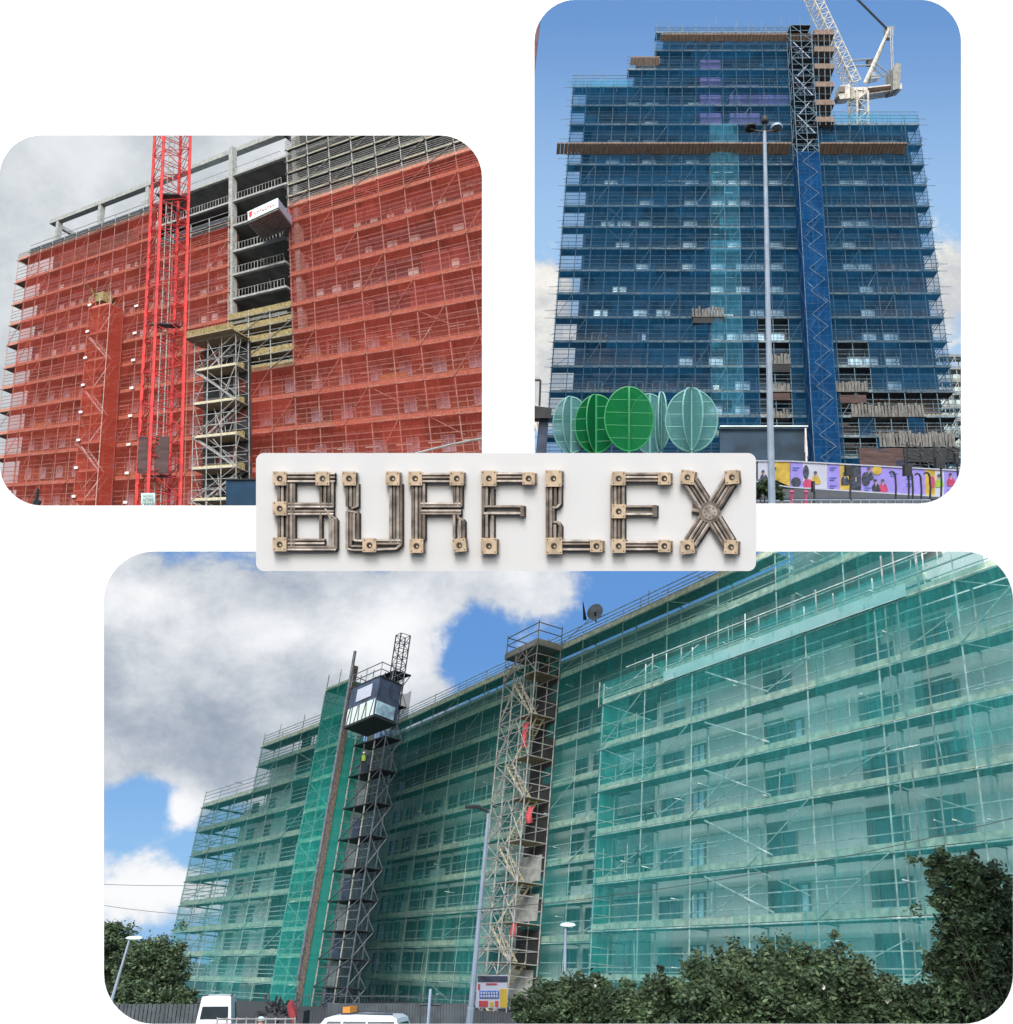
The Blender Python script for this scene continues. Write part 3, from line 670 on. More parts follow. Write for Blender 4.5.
# ground under it
v0 = LA[0]; hill = MB().prism([at(-60, 540, 140), at(-60, 538, 78), at(500, 538, 70), at(500, 540, 100)], V((0, 0, -.4)))
tag(hill.build('yard', M['asphalt'], None), kind='structure')
# ================================================================== SITE TWO: blue netted block with luffing crane
f2 = Frame(745, 300, 128, RV, ray(700, -1570))
R2 = .05
rows = [480, 458, 437, 417, 392, 367, 342, 318, 294, 271, 249, 227.5, 206.5, 185.6, 165, 145, 125, 106, 87.5, 70, 51, 33]
L2 = [f2.v(745, y) for y in rows]
us2 = frange(f2.u(557, 300), f2.u(941, 300), f2.u(760.4, 300)-f2.u(745, 300))
def ptop(u, v):   # pixel column of facade point
    p = f2.P(u, v)-CAM; t = p.dot(FV); return CX+FPX*p.dot(RV)/t
top2 = []
for i in range(len(us2)-1):
    x = ptop((us2[i]+us2[i+1])/2, f2.v(745, 90))
    top2.append(21 if 660 < x < 800 else 19 if 630 < x <= 660 else 18 if x <= 630 else (20 if x < 818 else 16))
s2 = thing('scaffold', f2.P(us2[12], L2[0]), 'tall stepped tube scaffold wrapped in dark blue netting', 'scaffold')
def netf2(i, j):
    x = ptop(us2[i]+1, L2[j])
    if 3 <= j < 16 and 708 < ptop((us2[i]+us2[i+1])/2, L2[j]) < 736: return False
    if rows[j] > 402 and x > 838: return (i+j) % 3 == 0 and rows[j] > 430
    if 366 < rows[j] <= 392 and 838 < x < 868: return False
    if 765 < x < 792 and 340 < rows[j] < 440: return False
    return True
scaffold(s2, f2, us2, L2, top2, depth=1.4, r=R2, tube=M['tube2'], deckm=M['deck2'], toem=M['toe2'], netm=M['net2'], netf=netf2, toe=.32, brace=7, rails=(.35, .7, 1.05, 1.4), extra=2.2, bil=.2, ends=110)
# stepped edge brackets seen against the sky on the left (return scaffold)
fL2 = Frame.__new__(Frame); fL2.O = f2.P(us2[0], 0, 0); fL2.a = (-f2.n+f2.a*.18).normalized(); fL2.b = f2.b; fL2.n = fL2.a.cross(fL2.b).normalized()
for (uu, top_) in ((us2[0], 18), (us2[-1], 16)):
    for k in range(1, 4):
        w_ = -1.4-k*2.2
        MB().tube(f2.P(uu, L2[0], w_), f2.P(uu, L2[top_]+1.5, w_), R2).build('standard', M['tube2'], s2)
    for j in range(0, top_+1):
        MB().box(f2, uu-.05, uu+.12 if uu == us2[0] else uu+.05, L2[j]-.05, L2[j], -9, -1.4).build('deck', M['deck2'], s2)
        if j < top_:
            for q in (.35, .7): MB().tube(f2.P(uu, L2[j]+q*1.6, -9), f2.P(uu, L2[j]+q*1.6, .6 if j % 2 else 0), R2*.9, 4).build('ledger', M['tube2'], s2)
            MB().tube(f2.P(uu-(.0), L2[j], -1.4), f2.P(uu, L2[j+1], -5 if j % 2 else -8), R2*.9, 4).build('brace', M['tube2'], s2)
for j in range(0, 19):
    for (uu, s, tp) in ((us2[0], -1, 18), (us2[-1], 1, 16)):
        if j <= tp:
            for q in (0, .55): MB().tube(f2.P(uu, L2[j]+q*2.2, .02), f2.P(uu+s*random.uniform(.5, 1.6), L2[j]+q*2.2, .02), R2*.8, 4).build('tube_end', M['tube2'], s2)
# tall standards rising above the lower roofs
for px in (575, 583, 590.5, 604, 617, 668, 681, 695, 709, 716, 737, 752, 765, 766, 781, 850, 859, 870, 873, 887, 901, 905): 
    y = 85 if px < 640 else (35 if px < 800 else 125)
    u, v = f2.uv(px, y, .05); MB().tube(f2.P(u, v-1.5, .06), f2.P(u+random.uniform(.0, .25), v+random.uniform(2, 4), .06), R2*.9).build('standard', M['tube2'], s2)
for (a, c, y) in ((571, 632, 82), (832, 918, 117)):
    ua, v = f2.uv(a, y); ub, _ = f2.uv(c, y); net_sheet(f2, ua, ub, v-1.3, v+(.2 if a < 600 else .5), .2, 12, 3, .1, 5).build('netting', M['net2c'], s2, True)
# sunlit strip, its sunlight put into a lighter netting colour
for j in range(3, 20):
    if j < 16 or j > 30:
        sel = [i for i in range(len(us2)-1) if 708 < ptop((us2[i]+us2[i+1])/2, L2[j]) < 736]; ua, ub = us2[sel[0]], us2[sel[-1]+1]
        net_sheet(f2, ua, ub, L2[j]+.1, L2[j+1]-.1, .34, 6, 4, .2, j*2.2).build('netting', M['net2c'], s2, True)
for j in range(2, 15):
    for (xa, xb) in ((713, 719), (724, 733)):
        if (j*3+xa) % 4: MB().box(f2, f2.u(xa, rows[j], -1.8), f2.u(xb, rows[j], -1.8), L2[j]+.2, L2[j]+random.uniform(1.0, 2.2), -1.8, -1.72).build('strip_brightener', M['white3'], s2)  # added white panels brighten the sunlit strip from behind
for k in range(60):
    j = random.randrange(4, 14); u = random.uniform(us2[0]+2, us2[-1]-4); MB().box(f2, u, u+random.uniform(.5, 3), L2[j]+.04, L2[j]+random.uniform(.2, .9), -1.1, -.9).build('stacked_board', M[random.choice(('toe2', 'wall3', 'fan', 'brick_dark'))], s2)
# brown protection fans
def fan(ua, ub, v, name, out=1.6, th=.9, both=True):
    b = MB(); n = max(2, int((ub-ua)/.55))
    for i in range(n):
        a = ua+(ub-ua)*i/n; c = a+(ub-ua)/n*.9
        P = f2.P; b.hexa([P(a, v-.1, out), P(c, v-.1, out), P(c, v-th*.9, .2), P(a, v-th*.9, .2), P(a, v+.15, out), P(c, v+.15, out), P(c, v+.05, .15), P(a, v+.05, .15)])
    b.build(name, M['fan'], s2)
vf = f2.v(745, 143, 1.6)
fan(f2.u(557, 145, 1.6), f2.u(792, 145, 1.6), vf, 'protection_fan'); fan(f2.u(821, 145, 1.6), f2.u(908, 145, 1.6), vf, 'protection_fan')
fan(f2.u(661, 34, 1.), f2.u(832, 34, 1.), f2.v(745, 34, 1.), 'protection_fan', 1., .75); fan(f2.u(631, 57, 1.), f2.u(660, 57, 1.), f2.v(745, 57, 1.), 'protection_fan', 1., 1.0)
# building behind
wb2 = -1.9
b2 = thing('building', f2.P(us2[12], L2[0], wb2), 'tall dark stepped building behind the blue netting', 'building')
for (xa, xb, y, m) in ((570, 928, 125, 'wall2'), (587, 812, 91, 'wall2'), (636, 812, 64, 'wall2'), (664, 812, 38, 'wall2')):
    ya = {125: 490, 91: 125, 64: 91, 38: 64}[y]
    ua, ub = f2.u(xa if y != 125 else 582, 300 if y == 125 else y, wb2), f2.u(xb, 300 if y == 125 else y, wb2)
    MB().box(f2, ua, ub, f2.v(745, ya, wb2), f2.v(745, y, wb2)-.002, wb2-14, wb2).build('wall', M[m], b2)
for (xa, xb, ya, yb) in ((572, 640, 400, 318), (880, 930, 330, 200), (600, 700, 440, 380), (835, 945, 450, 392)):
    MB().box(f2, f2.u(xa, ya, wb2), f2.u(xb, ya, wb2), f2.v(745, ya, wb2), f2.v(745, yb, wb2), wb2, wb2+.06).build('cladding', M['wall2b'], b2)
for (xa, xb, ya, yb) in ((700, 722, 130, 60), (730, 760, 130, 85), (740, 790, 112, 88)):
    MB().box(f2, f2.u(xa, ya, wb2), f2.u(xb, ya, wb2), f2.v(745, ya, wb2), f2.v(745, yb, wb2), wb2, wb2+.07).build('cladding', M['purple'], b2)
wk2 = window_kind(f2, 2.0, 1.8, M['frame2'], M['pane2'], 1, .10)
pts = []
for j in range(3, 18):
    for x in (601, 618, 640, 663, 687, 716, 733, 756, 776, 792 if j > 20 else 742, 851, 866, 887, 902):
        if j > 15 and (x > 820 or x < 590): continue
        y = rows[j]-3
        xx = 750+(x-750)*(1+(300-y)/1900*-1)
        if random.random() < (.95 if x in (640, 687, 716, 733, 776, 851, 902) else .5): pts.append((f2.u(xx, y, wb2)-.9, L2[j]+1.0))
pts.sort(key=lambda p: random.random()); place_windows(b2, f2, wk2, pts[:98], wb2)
# pale boards at some deck levels
for j, x0_, x1_ in ((10, 575, 720), (9, 580, 660), (7, 575, 650), (4, 560, 720), (10, 820, 930), (7, 822, 900), (5, 830, 870), (10, 740, 790), (7, 740, 790), (4, 870, 950), (3, 850, 950), (2, 870, 955), (3, 640, 790), (11, 720, 745), (8, 712, 740)):
    b = MB(); ua, ub = f2.u(x0_, rows[j], -.8), f2.u(x1_, rows[j], -.8)
    for u in frange(ua, ub, .55): b.box(f2, u, u+.4, L2[j]+.1, L2[j]+1.0, -1.0, -.92)
    b.build('edge_boards', M['toe2'] if j > 4 and x0_ != 822 else M['board'], s2)
# exposed brown balcony platform
def stack2(xa, xb, ya, yb, m, w=.2, name='boarded_panel', d=.5):
    ua, vb = f2.uv(xa, yb, w); ub, vt = f2.uv(xb, ya, w); b = MB()
    if m in ('fan', 'board', 'toe2'):
        for u in frange(ua, ub-.5, .42): h_ = random.uniform(-.3, .25); b.box(f2, u, u+random.uniform(.25, .4), vb, vt+h_, w-.08, w)
        b.box(f2, ua, ub, vb-.1, vb-.002, w-1.2, w); b.build(name, M['grey_board'], s2); return
    b.box(f2, ua, ub, vb, vt, w-d, w).build(name, M[m], s2)
stack2(692, 725, 307, 316, 'board', .5); stack2(693, 724, 317, 323, 'interior', .4); stack2(771, 791, 354, 363, 'fan', .3); stack2(772, 790, 364, 372, 'interior', .25)
stack2(772, 791, 384, 391, 'fan', .3); stack2(772, 790, 393, 400, 'brick_dark', .25); stack2(773, 790, 410, 417, 'fan', .3)
stack2(720, 808, 425.4, 426.6, 'wall3', 1.2); stack2(720, 806, 428, 468, 'wall2', .5); stack2(836, 868, 382, 391, 'fan', .3); stack2(840, 866, 395, 403, 'brick_dark', .2)
stack2(852, 925, 404, 416, 'toe2', .3); stack2(880, 955, 432, 446, 'fan', .3); stack2(860, 908, 448, 466, 'brick_dark', .2); stack2(905, 955, 448, 462, 'interior', .4)
# stair tower
st2 = thing('stair_tower', f2.P(f2.u(824, 470, 2.8), L2[0], 1.5), 'tall scaffold stair tower on the face of the blue netted building', 'stair tower')
w0, w1 = .3, 2.2
uA, uB = f2.u(805.5, 300, w1), f2.u(829.5, 300, w1)
vs = [f2.v(745, y, w1) for y in (492, 470, 447, 424, 399, 375, 351, 327, 303, 280, 258, 236, 215, 194, 173, 152)]
box_frame(st2, f2, uA, uB, w0, w1, vs, .055, M['tube2'], M['deck2'], None, M['net2s'], nu=2, extra=0)
vs2 = [f2.v(745, y, w1) for y in (152, 133, 114, 95, 76, 58, 41, 25)]
box_frame(st2, f2, uA, uB, w0, w1, vs2, .05, M['tube2'], M['deck2'], None, None, nu=2, extra=2.2)
stairs(st2, f2, uA+.3, uB-.3, w0+.2, w1-.1, (vs+vs2[1:])[:-1], M['lamp_grey'], M['galv'], th=.10, rail=False)
for j, (va, vb2_) in enumerate(zip(vs[:-1], vs[1:])):
    for (p, q) in (((uA+uB)/2-.9, uB-.5), (uB-.5, (uA+uB)/2-.9)):
        m_ = (va+vb2_)/2; a_, c_ = (va, m_) if p > q else (m_, vb2_); MB().tube(f2.P(p, a_, w1+.2), f2.P(q, c_, w1+.2), .032, 4).build('brace', M['tube2'], st2)
# landing decks beside the tower
ll = thing('loading_bay', f2.P(f2.u(823, 120), L2[16]), 'stack of small brown decks on tubes beside the top of the stair tower', 'loading bay')
for y in (36, 53, 70, 88, 106, 123):
    MB().box(f2, f2.u(812, y), f2.u(831.5, y)+.0, f2.v(745, y+5), f2.v(745, y), -1.5, 1.2).build('deck', M['fan'], ll)
for x in (814, 820, 826, 831.5):
    for w in (-1.4, 1.1):
        u, v = f2.uv(x, 125, w); MB().tube(f2.P(u, v, w), f2.P(f2.u(x-1.5, 36, w), f2.v(745, 28, w), w), .05).build('standard', M['tube2'], ll)
for y in (41, 46, 58, 64, 76, 82, 94, 100, 112, 118): MB().tube(f2.P(f2.u(812, y, 1.1), f2.v(745, y, 1.1), 1.1), f2.P(f2.u(834, y, 1.1), f2.v(745, y, 1.1), 1.1), .04).build('guard_rail', M['tube2'], ll)
# luffing crane behind
dL = 150
def a2(x, y, d=dL): return at(x, y, d)
tc2 = thing('tower_crane', a2(856, 300), 'white luffing tower crane rising behind the blue netted building', 'crane')
ch, wbb = lattice(a2(862.5, 330), a2(858, 93), 2.1, 24, .16, rot=.3, rb=.08)
ch.build('mast_chord', M['crane_white'], tc2); wbb.build('mast_lattice', M['crane_white'], tc2)
b = MB().tube(a2(857, 100), a2(857, 90), 1.1, 10); b.build('slewing_ring', M['crane_white'], tc2)
c = [a2(851, 95), a2(866, 94.5), a2(902, 89), a2(902, 83), a2(866, 87), a2(851, 87)]
MB().prism(c, FV*2.5).build('machinery_deck', M['crane_white'], tc2)
MB().prism([a2(868, 92, 149.8), a2(891, 88.5, 149.8), a2(891, 85.5, 149.8), a2(868, 88, 149.8)], FV*.1).build('ballast_panel', M['brick_dark'], tc2)
MB().prism([a2(893, 90, 149), a2(900, 88, 149), a2(901, 64, 149), a2(896, 62.5, 149), a2(893.5, 68, 149)], FV*3).build('counterweight', M['concrete'], tc2)
cb = MB().prism([a2(838.5, 95, 148.5), a2(840, 99, 148.5), a2(850, 98, 148.5), a2(850, 84, 148.5), a2(840, 85.5, 148.5)], FV*2).build('cab', M['crane_white'], tc2)
MB().prism([a2(838.8, 92, 148.3), a2(845, 91.5, 148.3), a2(845, 85.8, 148.3), a2(840, 86.3, 148.3)], FV*.15).build('window', M['glass'], cb)
ch, wbb = lattice(a2(853, 84), a2(808, -12), 1.75, 20, .10, rot=.2, rb=.05)
j_ = ch.build('jib', M['crane_white'], tc2); wbb.build('jib_lattice', M['crane_white'], tc2)
b = MB(); b.tube(a2(865, 83), a2(889, 29), .32, 5, .2); b.tube(a2(868, 83, 152), a2(889, 29, 151), .32, 5, .2)
for k in range(9): t = k/9; b.tube(a2(865+24*t, 83-54*t), a2(868+21*(t+.06), 83-54*(t+.06), 151.5), .1, 4)
b.build('a_frame', M['crane_white'], tc2)
for x, y, x2, y2 in ((890, 28, 892, 84), (892, 30, 893.5, 84), (875, 62, 890, 75), (873, 66, 885, 78)): MB().tube(a2(x, y), a2(x2, y2), .13, 5).build('tie_bar', M['lamp_grey'], tc2)
MB().prism([a2(886, 37), a2(893, 38), a2(894.5, 26), a2(886, 26.5)], FV*1).build('sheave_block', M['concrete'], tc2)
for dy in (0, 1.8): MB().tube(a2(887, 28+dy), a2(855, -4+dy), .09, 4).build('pendant_rope', M['dark'], tc2)
for (ya, yb) in ((61, 59), (66.5, 65)): MB().tube(a2(847, ya), a2(871, yb), .16, 5).build('luffing_strut', M['lamp_grey'], tc2)
MB().prism([a2(868, 64), a2(873, 64), a2(873, 58.5), a2(868, 58.5)], FV*1).build('winch', M['concrete_dark'], tc2)
b = MB(); b.prism([a2(871, 79), a2(880, 77.5), a2(880, 75), a2(875.5, 74.5), a2(875.5, 72), a2(871, 72)], FV*1.5); b.build('winch_housing', M['lamp_grey'], tc2)
b = MB(); b.path([a2(866, 80), a2(866, 76.5), a2(893, 74.5), a2(893, 80)], .07, 4)
for x in (872, 878, 884, 889): b.tube(a2(x, 82), a2(x, 76), .05, 4)
b.build('handrail', M['galv'], tc2)
# street lamp with four heads
dS = 60
sl2 = thing('street_lamp', at(772, 505, dS), 'very tall grey street lamp with three dark round heads before the blue netted building', 'street lamp')
MB().tube(at(772, 510, dS), at(764.5, 131, dS), .235, 10, .11).build('pole', M['lamp_grey'], sl2)
b = MB(); b.path([at(750, 129, dS), at(757, 131, dS), at(764.5, 132, dS), at(772, 131, dS), at(778, 129, dS)], .07, 6); b.tube(at(764.5, 132, dS), at(764.8, 124, dS), .1, 6); b.build('arm', M['dark'], sl2)
for (x, y, s) in ((750.5, 127.8, 1), (776.5, 128, 1), (765, 120.5, .8)):
    b = MB()
    rings = [(.36, .06), (.40, .0), (.34, -.14), (.12, -.2)] if y > 125 else [(.18, .3), (.24, .15), (.25, -.1), (.12, -.22)]
    ce = at(x, y, dS); k0 = None
    n = 12; sx = 1.0
    for rr_, dz in rings:
        for i in range(n): t = 2*math.pi*i/n; b.v.append(ce+V((rr_*math.cos(t)*sx, rr_*math.sin(t), -dz if y > 125 else dz)))
    for q in range(len(rings)-1):
        for i in range(n): b.f.append((q*n+i, q*n+(i+1) % n, (q+1)*n+(i+1) % n, (q+1)*n+i)); b.mi.append(0)
    b.f.append(tuple(range(n))); b.f.append(tuple(range((len(rings)-1)*n, len(rings)*n))); b.mi += [0, 0]
    b.build('lamp_head', M['dark'] if x != 776.5 else M['lamp_grey'], sl2, True)
# leaf shaped mesh sculptures
def leaf(px, py, rx, ry, d, mesh, rim, label, fins, bars=True):
    ce = at(px, py, d); k = d/FPX; A, Bv = rx*k, ry*k
    t_ = thing('sculpture', ce-V((0, 0, Bv*1.1)), label, 'sculpture', 'round leaf shaped mesh sculptures')
    for n_, (ang, sc_) in enumerate(fins):
        ax = V((math.cos(ang), math.sin(ang), 0)); up = UV
        ring = []
        for i in range(36):
            t = 2*math.pi*i/36; ring.append(ce+ax*(A*sc_*math.cos(t))+up*(Bv*math.sin(t)))
        nn = ax.cross(up)*.03
        MB().prism(ring, nn).build('mesh_panel', mesh, t_)
        b = MB().path(ring+[ring[0]], .075, 5); b.build('rim', rim, t_)
        if n_ == 0:
            b = MB()
            for i_ in range(-14, 15):
                q = i_/15; h = math.sqrt(1-q*q)*.97; b.tube(ce+ax*(-A*sc_*h)+up*Bv*q-ax.cross(up)*.05, ce+ax*(A*sc_*h)+up*Bv*q-ax.cross(up)*.05, .018, 3)
            b.build('weave', rim, t_)
        if bars and n_ == 0:
            b = MB()
            for q in (-.6, -.2, .2, .6):
                h = math.sqrt(1-q*q); b.tube(ce+ax*(-A*sc_*h)+up*Bv*q, ce+ax*(A*sc_*h)+up*Bv*q, .045, 4)
            b.build('cross_bar', rim, t_)
    MB().tube(ce-up*Bv*1.2, ce+up*Bv, .13, 8).build('pole', rim, t_)
d2 = 84
leaf(571, 425, 18, 28, d2+1, M['teal_mesh'], M['teal'], 'pale teal mesh leaf sculpture, leftmost of the row', ((0, 1), (.9, .8)))
leaf(596, 424, 21, 29, d2, M['dgreen_mesh'], M['green'], 'dark green mesh leaf sculpture half hidden behind the bright green one', ((-.1, 1), (.8, .7)))
leaf(629, 419, 24.5, 32, d2-2, M['green_mesh'], M['green'], 'bright green mesh leaf sculpture, the largest of the row', ((0.05, 1), (1.5, .2)))
leaf(650, 424, 21, 30, d2+3, M['teal_mesh'], M['teal'], 'dim teal mesh leaf sculpture behind the bright green one', ((0.2, 1),), False)
leaf(661, 422, 15, 29, d2+1, M['teal_mesh'], M['teal'], 'narrow edge-on teal mesh leaf sculpture', ((1.25, 1), (1.9, .8)))
leaf(691.5, 420.5, 26, 31, d2-1, M['teal_mesh'], M['teal'], 'pale teal mesh leaf sculpture, rightmost and brightest of the teal ones', ((0, 1), (1.0, .85), (-1.1, .7)))
# dark kiosk column at the left edge
kq = thing('pillar', at(545, 460, 70), 'dark blue pillar with an overhanging cap at the left edge beside the sculptures', 'pillar')
MB().prism([at(535, 470, 70), at(546, 470, 70), at(548, 416, 70), at(540, 416, 70)], FV*2).build('shaft', M['hoist_grey'], kq)
MB().prism([at(528, 418, 69.5), at(551, 418, 69.5), at(552, 408, 69.5), at(528, 405, 69.5)], FV*3).build('cap', M['dark'], kq)
b = MB().path([at(535, 380, 70), at(540.5, 380, 70), at(539.5, 406, 70)], .1, 4); b.build('bracket', M['dark'], kq)
tp = MB().prism([at(528, 90, 40), at(533.5, 82, 40), at(541, 12, 40), at(530, -10, 40)], FV*.6); tag(tp.build('pole', M['purple_board'], None, loc=at(534, 90, 40)), 'dark leaning edge of a pole at the far top left of the blue sky opening', 'pole')
# hoarding with printed panels
hd = thing('hoarding', at(860, 492, 92), 'long printed hoarding with purple and photo panels along the foot of the blue netted building', 'hoarding')
def htop(x): return 461+(x-790)*.055 if x >= 790 else 461-(790-x)*.01
def hbot(x): return 487+(x-790)*.062 if x >= 790 else 480-(790-x)*.01
segs = [(744, 758, 'pdark'), (758, 774, 'pwhite'), (774, 790, 'ochre'), (790.5, 803, 'purple'), (803, 827, 'pwhite'), (827, 840, 'purple'), (840, 850, 'ochre'), (850, 861, 'pdark'), (861, 886, 'purple'), (886, 901, 'purple'), (901, 925, 'purple'), (925, 935, 'ochre'), (935, 944, 'pwhite'), (944, 965, 'purple')]
dh = 92
for (xa, xb, m) in segs:
    pn = MB().prism([at(xa, hbot(xa)-.6, dh), at(xb, hbot(xb)-.6, dh), at(xb, htop(xb)+.6, dh), at(xa, htop(xa)+.6, dh)], FV*.08).build('panel', M[m], hd)
for (xa, xb) in ((744, 790), (790.5, 965)):
    for fn, o_ in ((htop, 0), (hbot, 0)): MB().prism([at(xa, fn(xa)+.7, dh-.1), at(xb, fn(xb)+.7, dh-.1), at(xb, fn(xb)-.5, dh-.1), at(xa, fn(xa)-.5, dh-.1)], FV*.2).build('trim', M['pwhite'], hd)
def blob(x, y, rx, ry, m, name='printed_shape', d=dh-.06, n=12, ph=0):
    b = MB().prism([at(x+rx*math.cos(2*math.pi*i/n+ph), y-ry*math.sin(2*math.pi*i/n+ph), d) for i in range(n)], FV*.02); return b.build(name, M[m], hd)
def figure(x, y, m):
    lean = random.uniform(-.8, .8)
    P_ = [(-3.6, 9), (-3.8, 3.5), (-2.6, 1.2), (-.8, .4), (.8, .4), (2.6, 1.2), (4.0, 4), (5.2, 7), (3.4, 9)]
    MB().prism([at(x+a+lean*.3, y+c+1, dh-.05) for a, c in P_], FV*.02).build('printed_shape', M[m], hd); MB().prism([at(x+a, y+c+1.2, dh-.06) for a, c in ((-.7, .2), (.7, .2), (0, 3))], FV*.005).build('printed_shape', M['pwhite'], hd)
    blob(x+lean, y-.6, 1.25, 1.8, 'skin', d=dh-.09); blob(x+lean-.2, y-1.7, 1.6, 1.3, 'pdark', d=dh-.11)
for (x, y) in ((816, 474), (775, 470), (845, 475), (869, 470), (876, 482), (883, 482), (939, 477), (951, 476), (764, 473), (856, 478)):
    figure(x, y, random.choice(('hiviz', 'pink', 'pdark', 'ochre')))
blob(808, 484, 5, 5, 'pink'); blob(806, 472, 3, 7, 'pdark'); blob(877, 470, 5, 5, 'ochre', n=9); blob(796, 482, 5, 5, 'pdark'); blob(866, 479, 4.5, 7, 'pdark'); blob(932, 482, 3, 6, 'pink')
for (x, y) in ((796, 468), (833, 468), (833, 478), (894, 474), (910, 477), (910, 484), (868, 488), (951, 490), (833, 486)):
    for q in range(2): quadb = MB().prism([at(x-3.5, y+q*2.2, dh-.06), at(x+3.5-q*2, y+q*2.2, dh-.06), at(x+3.5-q*2, y+q*2.2-.7, dh-.06), at(x-3.5, y+q*2.2-.7, dh-.06)], FV*.02).build('printed_line', M['blue_print'], hd)
# road in front
rd = MB().prism([at(515, 482, 140), at(515, 526, 62), at(985, 526, 62), at(990, 482, 140)], V((0, 0, -.4)))
tag(rd.build('road', M['asphalt'], None), kind='structure')
# bent black poles, barriers and lamps
def pole(x, y0, y1, label, d=75, hook=0, r=.06, cat='post', head=None, grp=None):
    t_ = thing('bollard_light' if hook else 'traffic_light', at(x, y0, d), label, cat, grp)
    pts = [at(x, y0, d), at(x+.5, (y0+y1)/2, d), at(x-.5, y1, d)]
    if hook: pts = pts[:-1]+[at(x-.4, y1+3, d), at(x-2, y1, d), at(x-4.5, y1-.5, d), at(x-6, y1+1.2, d)]
    MB().path(pts, r*1.3, 6).build('pole', M['dark'], t_)
    if head: MB().prism([at(x-head, y1+6, d-.2), at(x+head, y1+6, d-.2), at(x+head, y1-5, d-.2), at(x-head, y1-5, d-.2)], FV*.5).build('head', M['dark'], t_)
    return t_
pole(895.5, 503, 472, 'bent black pole, first right of the yellow starburst poster', hook=1, cat='bent pole', grp='bent black poles'); pole(912.5, 505, 472, 'bent black pole near the middle of the right part of the hoarding', hook=1, cat='bent pole', grp='bent black poles'); pole(921, 505, 474, 'bent black pole, third of the four', hook=1, cat='bent pole', grp='bent black poles'); pole(930, 502, 473, 'bent black pole, rightmost of the four', hook=1, cat='bent pole', grp='bent black poles')
pole(850, 504, 470, 'black traffic light with one small white lamp between posters', head=3.6, cat='traffic light', grp='traffic lights'); pole(908.5, 500, 470, 'black traffic light with a lit white lamp before purple panels', head=3.6, cat='traffic light', grp='traffic lights'); pole(941, 500, 462, 'tall dark traffic light near the right end of the hoarding', head=4.5, cat='traffic light', grp='traffic lights'); pole(957.5, 500, 458, 'thin dark pole at the far right edge of the hoarding', cat='traffic light', head=1.5, grp='traffic lights')
pole(814, 503, 486, 'short black pole below the photo of a worker', cat='traffic light', head=1, grp='traffic lights')
for (xa, xb, y) in ((756, 790, 501), (792, 850, 500), (852, 930, 500)):
    b = MB(); b.tube(at(xa, y, 66), at(xb, y, 66), .045, 5)
    for x in frange(xa, xb, 9): b.tube(at(x, y, 66), at(x, y+12, 66), .035, 4)
    tag(b.build('barrier', M['lamp_grey'], None, loc=at(xa, y+12, 66)), 'low thin metal barrier rail at the roadside, %s' % {756: 'left one by the dark shrub', 792: 'middle one by the red posts', 852: 'right one by the bent poles'}[xa], 'barrier', 'roadside barriers')
for x in (792, 806):
    b = MB(); b.tube(at(x, 512, 68), at(x, 492, 68), .16, 8, .09); b.tube(at(x, 492, 68), at(x, 490.5, 68), .2, 8, .12); b.tube(at(x, 512, 68), at(x, 503, 68), .36, 8, .18)
    tag(b.build('bollard', M['pink'], None, loc=at(x, 512, 68)), 'slim red roadside bollard, %s of two' % ('left' if x < 800 else 'right'), 'bollard', 'red bollards')
for (x, y, w_, h_) in ((915, 455, 14, 5), (940, 457, 16, 6), (925, 461, 18, 4)):
    pass
b = MB()
for i in range(70):
    x = random.uniform(905, 960); y = random.uniform(446, 470); p = at(x, y, 94); b.tube(p, p+V((random.uniform(-1.2, 1.2), 0, random.uniform(-.6, .6))), .05, 4)
for x in (907, 920, 934, 948): b.tube(at(x, 470, 94), at(x, 442, 94), .08, 5)
tag(b.build('scaffold_pile', M['dark'], None, loc=at(930, 470, 94)), 'dark tangle of tubes and gantry above the right end of the hoarding', 'scaffold pile')
b = MB(); b.tube(at(806.5, 463, 100), at(805.5, 428, 100), .1, 6); b.prism([at(805, 452, 100), at(808, 456, 100), at(807, 440, 100), at(805, 434, 100)], FV*.2)
tag(b.build('post', M['white_panel'], None, loc=at(806.5, 463, 100)), 'slim white post beside the foot of the stair tower', 'post')
# distant building on the far right
fd_ = Frame(952, 400, 190, RV, ray(700, -1570))
db = thing('distant_scaffold', fd_.P(0, -12), 'pale scaffolded block far off at the right edge of the sky', 'scaffold')
vs = frange(-14, 10.5, 3.0); usd = frange(-1.6, 5, 1.6)
scaffold(db, fd_, usd, vs, len(vs)-1, depth=2, r=.09, tube=M['concrete'], deckm=M['toe2'], toem=M['toe2'], toe=.3, brace=2, rails=(.5,))
MB().box(fd_, -.9, 6, -20, 9, -12, -3).build('wall', M['wall3'], db)
# ================================================================== foliage
def leaves(blobs, n, size, seed, sd=.35):
    R = random.Random(seed); b = MB(); tot = sum(r[1]**2 for r in blobs)
    for (c, rad, sq) in blobs:
        k = int(n*rad*rad/tot)
        clumps = [(c+V((R.gauss(0, .55), R.gauss(0, .55), R.gauss(0, .55)*sq))*rad, rad*R.uniform(.14, .34)) for _ in range(max(6, k//45))]
        for i in range(k):
            cc, cr = R.choice(clumps)
            p = cc+V((R.gauss(0, sd*1.3), R.gauss(0, sd*1.3), R.gauss(0, sd*1.1)))*cr*1.3
            if p.z < .02: continue
            a = V((R.uniform(-1, 1), R.uniform(-1, 1), R.uniform(-.6, .6))).normalized(); e = a.cross(V((R.uniform(-1, 1), R.uniform(-1, 1), R.uniform(-1, 1)))).normalized()
            s = size*R.uniform(.6, 1.3); b.m = 1 if R.random() < .22 else 0
            b.poly([p-a*s, p+e*s*.45, p+a*s, p-e*s*.45])
    return b
